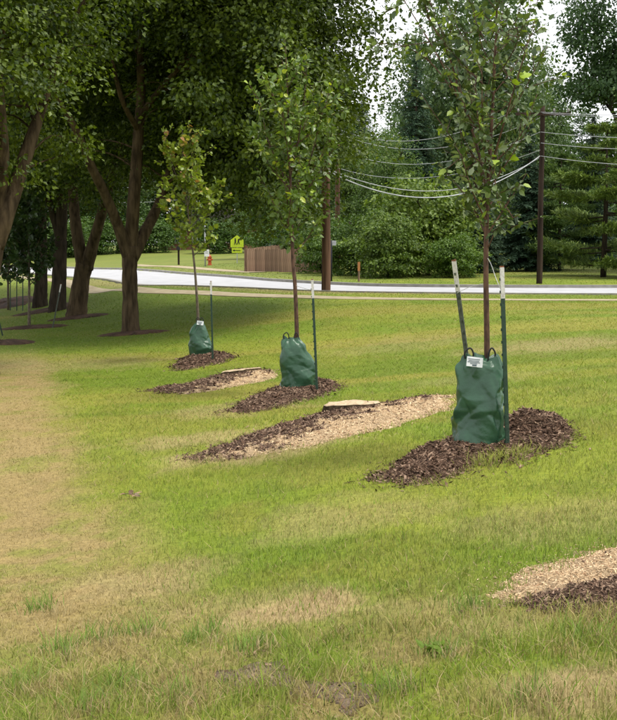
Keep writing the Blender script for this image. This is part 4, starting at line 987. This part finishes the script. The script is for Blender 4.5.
# ------------------------------------------------------------------ utility poles and wires
def pole(label, px, Y, top, r0, r1, arm=False, mt='pole'):
    p = at(px, 250, Y); p[2] = gz(p[0], p[1]); H = at(px, top, Y)[2] - p[2]
    root = empty('utility_pole', p); tag(root, label, 'utility pole')
    z = np.linspace(-.4, H, 14); rr = np.interp(z, [-.4, H], [r0, r1]); mb = MB(); mb.tube(np.stack([.01 * np.sin(z * 1.3), 0 * z, z], 1), rr, 16)
    link('post', mb.mesh('pole', True), M[mt], root)
    if arm:
        mb = MB(); mb.box((0, -r1 - .05, H - .35), (1.15, .05, .06)); a = link('crossarm', mb.mesh('arm'), M[mt], root)
        for x in (-1.05, -.45, .45, 1.05):
            mb = MB(); mb.tube([(x, -r1 - .05, H - .29), (x, -r1 - .05, H - .22), (x, -r1 - .05, H - .2), (x, -r1 - .05, H - .12)], [.02, .045, .05, .03], 8); link('insulator', mb.mesh('ins', True), M['insul'], a)
        for s in ():
            mb = MB(); mb.tube([(s * .7, -r1 - .05, H - .41), (s * .05, -r1 - .02, H - 1.0)], .018, 5); link('brace', mb.mesh('brace'), M['galv'], root)
    else:
        for k, zz in enumerate((H - .3, H - 1.1, H - 1.6)):
            mb = MB(); mb.box((0, -r1 - .045, zz), (.035, .06, .05)); link('bracket', mb.mesh('br'), M['galv'], root)
    return p, H
PL, HL = pole('thick brown wooden utility pole at the near kerb', 326, 41.3, 96, .165, .135)
PM, HM = pole('distant brown utility pole half hidden behind the roadside shrubs', 337.5, 66, 122, .15, .12)
PR, HR = pole('dark utility pole with a crossarm across the road beside the pines', 540, 49.5, 106, .13, .10, True, 'pole_dark')
def cable(label, A, B, sag, r=.014, group='overhead cables'):
    A, B = np.array(A), np.array(B); t = np.linspace(0, 1, 25)[:, None]; P = A + (B - A) * t; P[:, 2] -= 4 * sag * (t * (1 - t))[:, 0]
    mb = MB(); mb.tube(P - A, r, 5); o = link('overhead_cable', mb.mesh('cable', True), M['wire'], loc=A); return tag(o, label, 'cable', group)
YL, YM, YR = 41.15, 65.9, 49.35
CB = 'thin grey overhead cable sagging between the roadside poles'
for a, b_, s in (((336, 128, YM), (512, 112, YR), .95), ((338, 133, YM), (552, 112, YR), 1.2), ((338, 150, YM), (540, 132, YR), 1.05), ((338, 168, YM), (540, 150, YR), .85)):
    cable(CB, at(*a), at(*b_), s, .013)
cable('pale thick cable sagging lowest from the near pole to the crossarm pole', at(328, 171, YL), at(540, 156, YR), 1.3, .02, None)
cable('pale cable just above the lowest sagging cable', at(328, 169, YL), at(539, 158, YR), 1.05, .013, None)
for y0, y1_, nm in ((112, 103, 'highest grey cable leaving the crossarm past the pines'), (113, 107, 'second grey cable leaving the crossarm past the pines'), (132, 131, 'grey cable leaving the dark pole below its crossarm past the pines'),
                    (143, 143, 'grey cable leaving the dark pole midway down past the pines'), (156, 163, 'lowest grey cable leaving the dark pole past the pines')):
    cable(nm, at(541, y0, YR), at(760, y1_, 44), .25, .011, 'cables past the pines')
for y0, y1_, nm in ((168, 196, 'lower grey cable from the distant pole back behind the maples'), (150, 182, 'upper grey cable from the distant pole back behind the maples')):
    cable(nm, at(337, y0, YM), at(60, y1_, 118), 1.2, .014, 'cables behind the maples')

# ------------------------------------------------------------------ fence, signs, hydrant, mailbox, house across the road
def fence(label, A, B, top, step, group=None):
    A, B = np.array(A), np.array(B); d = B[:2] - A[:2]; L = np.linalg.norm(d); ang = math.atan2(d[1], d[0])
    root = empty('board_fence', A, ang); tag(root, label, 'fence', group); n = int(L / .15); mes = []
    for v in range(5):
        mb = MB(); h = top * (1 + .012 * (v - 2)); w = .069; mb.add([(-w, -.011, 0), (w, -.011, 0), (w, -.011, h - .03), (w - .03, -.011, h), (-w + .03, -.011, h), (-w, -.011, h - .03), (-w, .011, 0), (w, .011, 0), (w, .011, h - .03), (w - .03, .011, h), (-w + .03, .011, h), (-w, .011, h - .03)],
               [(0, 1, 7, 6), (1, 2, 8, 7), (2, 3, 9, 8), (3, 4, 10, 9), (4, 5, 11, 10), (5, 0, 6, 11)]); mb.F[6] = [np.array([[0, 1, 2, 3, 4, 5][::-1], [6, 7, 8, 9, 10, 11]])]
        m = mb.mesh('plank'); m.materials.append(M['cedar']); mes.append(m)
    r = random.Random(4)
    for i in range(n):
        x = (i + .5) * .15; g = gz(A[0] + d[0] * x / L, A[1] + d[1] * x / L) - A[2]
        o = link('plank', mes[r.randrange(5)], None, root, (x, r.uniform(-.006, .006), g + .03 - step * int(x / 2.4)))
    for i in range(int(L / 2.4) + 1):
        mb = MB(); mb.box((0, .07, top * .5), (.05, .05, top * .5 + .02)); link('post', mb.mesh('fpost'), M['cedar'], root, (min(i * 2.4 + .02, L), 0, gz(A[0] + d[0] * i * 2.4 / L, A[1] + d[1] * i * 2.4 / L) - A[2] - step * i))
    for zz in (.3, top - .3):
        mb = MB(); mb.box((L / 2, .03, zz), (L / 2, .018, .045)); link('rail', mb.mesh('rail'), M['cedar'], root)
A = hit(247, 272); Bx = at(322, 260, A[1] - 3.0); Bx[2] = gz(Bx[0], Bx[1])
fence('weathered reddish board fence beside the far lawn', A, Bx, at(247, 249.5, A[1])[2] - A[2], .04)
p2 = np.array([A[0], A[1], A[2]]); A2 = p2 + np.array([-.05, .12, 0]); B2 = p2 + np.array([2.4, 9.0, 0]); B2[2] = gz(B2[0], B2[1])
fence('return side of the board fence running back from the road', A2, B2, 1.4, 0)

def prism(poly, y0, y1):
    n = len(poly); mb = MB(); V = np.array([(x, y, z) for y in (y0, y1) for x, z in poly])
    mb.add(V, [(i, (i + 1) % n, n + (i + 1) % n, n + i) for i in range(n)]); mb.F.setdefault(n, []).extend([np.array([list(range(n))]), np.array([list(range(n, 2 * n))[::-1]])]); return mb
def school_sign():
    Y = 84; p = at(237, 250, Y); p[2] = gz(p[0], p[1]); zc_ = at(237, 242, Y)[2] - p[2]; s = .47
    root = empty('school_crossing_sign', p); tag(root, 'yellow-green pentagon school crossing sign with two walking figures', 'sign')
    mb = MB(); mb.box((0, .03, (zc_ + .3) / 2), (.03, .02, (zc_ + .3) / 2 + .05)); link('post', mb.mesh('spost'), M['galv'], root)
    pl = link('plate', prism([(-s, -s * .8), (s, -s * .8), (s, s * .3), (0, s * 1.05), (-s, s * .3)], -.01, .005).mesh('plate'), M['sign_yellow'], root, (0, 0, zc_))
    for dx, k in ((-.12, .66), (.11, .56)):
        mb = MB(); mb.tube([(dx, -.02, .30 * k), (dx, -.02, .31 * k), (dx, -.02, .40 * k), (dx, -.02, .41 * k)], [.025, .045, .045, .025], 8)
        mb.box((dx, -.02, .13 * k), (.05, .008, .14 * k)); mb.box((dx - .05, -.02, -.14 * k), (.024, .008, .16 * k), np.array([[.95, 0, .3], [0, 1, 0], [-.3, 0, .95]])); mb.box((dx + .05, -.0205, -.14 * k), (.024, .008, .16 * k), np.array([[.95, 0, -.3], [0, 1, 0], [.3, 0, .95]]))
        link('walking_figure', mb.mesh('fig'), M['sign_black'], pl)
    q = link('lower_plate', prism([(-s * .8, -.2), (s * .8, -.2), (s * .8, .16), (-s * .8, .16)], -.01, .005).mesh('plq'), M['sign_yellow'], root, (0, 0, zc_ - s * .8 - .21))
    mb = MB(); mb.box((0.03, -.014, -.02), (.22, .003, .025)); V = [(-.34, -.016, -.02), (-.17, -.016, .06), (-.17, -.016, -.10), (-.34, -.012, -.02), (-.17, -.012, .06), (-.17, -.012, -.10)]
    mb.add(V, [(0, 2, 1), (3, 4, 5)]); link('arrow', mb.mesh('arrow'), M['sign_black'], q)
school_sign()
def roadsign(label, px, Y, ztop, py, hw, hh, mat, postmat, wpost=.04):
    p = at(px, 250, Y); p[2] = gz(p[0], p[1]); H = at(px, ztop, Y)[2] - p[2]; root = empty('road_sign', p); tag(root, label, 'sign')
    mb = MB(); mb.tube([(0, 0, -.2), (0, 0, H * .5), (0, 0, H)], [wpost, wpost, wpost * .9], 8); link('post', mb.mesh('rpost', True), M[postmat], root)
    z = at(px, py, Y)[2] - p[2]; mb = MB(); mb.box((.12, -wpost - .012, z), (hw, .008, hh)); pl = link('plate', mb.mesh('rplate'), M[mat], root)
    mb = MB(); mb.box((.12, -wpost - .023, z), (hw * .75, .003, hh * .12)); mb.box((.12, -wpost - .023, z + hh * .45), (hw * .6, .003, hh * .1)); link('print', mb.mesh('rprint'), M['galv'], pl)
roadsign('white rectangular sign on a grey pole behind the yellow-green young tree', 205, 80, 219, 253, .17, .24, 'sign_white', 'galv', .05)
roadsign('small pale sign on a dark post just right of the thick brown pole', 331.5, 53, 240, 243, .09, .11, 'galv', 'black', .04)
def hydrant(px, Y):
    p = at(px, 250, Y); p[2] = gz(p[0], p[1]); root = empty('fire_hydrant', p); tag(root, 'red-orange fire hydrant on the far lawn', 'hydrant')
    mb = MB(); mb.tube([(0, 0, -.05), (0, 0, .05), (0, 0, .06), (0, 0, .5), (0, 0, .52), (0, 0, .56)], [.17, .17, .12, .12, .16, .16], 12); bd = link('barrel', mb.mesh('barrel'), M['hyd'], root)
    mb = MB(); mb.tube([(0, 0, .56), (0, 0, .64), (0, 0, .70), (0, 0, .71), (0, 0, .77)], [.14, .12, .06, .035, .03], 12); link('bonnet', mb.mesh('bonnet', True), M['hyd'], root)
    for s in (-1, 1):
        mb = MB(); mb.tube([(s * .1, 0, .4), (s * .19, 0, .4), (s * .22, 0, .4)], [.06, .06, .035], 8); link('outlet_cap', mb.mesh('cap'), M['hyd'], root)
    mb = MB(); mb.tube([(0, -.1, .36), (0, -.2, .36), (0, -.23, .36)], [.08, .08, .05], 8); link('outlet_cap', mb.mesh('cap'), M['hyd'], root)
hydrant(209.6, 82)
def marker(px, Y, top):
    p = at(px, 250, Y); p[2] = gz(p[0], p[1]); H = at(px, top, Y)[2] - p[2]; root = empty('marker_post', p); tag(root, 'orange pipeline marker post at the far kerb', 'marker post')
    mb = MB(); mb.tube([(0, 0, -.2), (0, 0, H * .55)], [.045, .045], 8); link('lower_post', mb.mesh('lp'), M['cedar'], root)
    mb = MB(); mb.box((0, 0, H * .55 + H * .225), (.055, .025, H * .225)); link('flat_head', mb.mesh('head'), M['orange'], root)
marker(359, 52.5, 262)
def mailbox(px, Y):
    p = at(px, 250, Y); p[2] = gz(p[0], p[1]); root = empty('mailbox', p); tag(root, 'dark mailbox on a post by the short pale sidewalk', 'mailbox')
    mb = MB(); mb.box((0, 0, .5), (.07, .07, .62)); link('post', mb.mesh('mpost'), M['bark_dark'], root)
    a = np.linspace(0, math.pi, 9); poly = [(-.13, 0), (.13, 0)] + [(.13 * math.cos(t_), .16 + .13 * math.sin(t_)) for t_ in a]
    link('box', prism(poly, -.28, .28).mesh('mbox'), M['black'], root, (0, 0, 1.12)); mb = MB(); mb.box((.14, -.1, 1.34), (.008, .05, .09)); link('flag', mb.mesh('flag'), M['hyd'], root)
mailbox(178.5, 88)
def house():
    Y = 142; p = at(213, 250, Y); p[2] = gz(p[0], p[1]) - .1; root = empty('brick_house', p, .05); tag(root, 'low red-brown brick house across the far lawn', 'house')
    w, d, h = 6.5, 4, 2.6; mb = MB(); mb.box((0, d, h / 2), (w, d, h / 2)); wl = link('wall', mb.mesh('hwall'), M['brick'], root)
    rf = prism([(-w - .4, h + .01), (w + .4, h + .01), (w - 1.5, h + 2.2), (-w + 1.5, h + 2.2)], -.5, 2 * d + .5).mesh('roof'); ro = link('roof', rf, M['roof'], root)
    mb = MB(); mb.box((2, d, h + 2.2), (.4, .4, .4)); link('chimney', mb.mesh('chim'), M['brick'], ro)
    for x in (-4.6, -1.9, 2.2, 4.6):
        mb = MB(); mb.box((x, -.012, 1.5), (.62, .05, .62)); f = link('window', mb.mesh('wframe'), M['trim'], root)
        for dx in (-.28, .28): mb = MB(); mb.box((x + dx, -.07, 1.5), (.24, .012, .54)); link('pane', mb.mesh('pane'), M['glass'], f)
    mb = MB(); mb.box((.2, -.015, 1.05), (.5, .05, 1.05)); dr = link('door', mb.mesh('door'), M['trim'], root); mb = MB(); mb.box((.55, -.08, 1.0), (.04, .03, .06)); link('handle', mb.mesh('hh'), M['galv'], dr)
house()

# ------------------------------------------------------------------ small things lying on the grass
def dry_leaf(label, px, py, n, seed):
    p = hit(px, py); r = np.random.default_rng(seed); root = empty('dead_twig', p); tag(root, label, 'dead leaves'); mb = MB()
    mb.tube([(-.09, .02, .035), (0, 0, .045), (.08, -.02, .03)], [.003, .004, .002], 5); link('stem', mb.mesh('stem', True), M['bark_grey'], root)
    for k in range(n):
        P = np.array([[r.uniform(-.08, .08), r.uniform(-.04, .04), r.uniform(.03, .055)]]); V, F, c = leaves(LEAF_MAPLE, P, r.normal(size=(1, 3)) * [1, 1, .3], np.array([[0, 0, 1.]]) + r.normal(0, .4, (1, 3)), np.array([.05]), np.array([[.27, .17, .11]]) * r.uniform(.6, 1.5))
        o = link('leaf', mesh_np('dleaf', V, F, c), M['leaf'], root)
dry_leaf('fallen twig with curled brown leaves alone on the green lawn', 132, 499, 7, 5)
def weed(label, px, py, seed):
    p = hit(px, py); r = np.random.default_rng(seed); n = 16; root = empty('broadleaf_weed', p); tag(root, label, 'weed')
    a = r.uniform(0, 6.28, n); e = np.stack([np.cos(a), np.sin(a), r.uniform(.3, .9, n)], 1)
    V, F, c = leaves(LEAF_OVATE, np.stack([r.normal(0, .02, n), r.normal(0, .02, n), np.full(n, .02)], 1), e, np.array([0, 0, 1.]) + r.normal(0, .3, (n, 3)), r.uniform(.025, .06, n), np.array([.12, .19, .015]) * r.uniform(.7, 1.4, n)[:, None])
    tag(link('leaves', mesh_np('weed', V, F, c), M['grass'], root), kind='stuff')
weed('low dark green weed in the rough grass near the bare soil patch', 437, 655, 3)
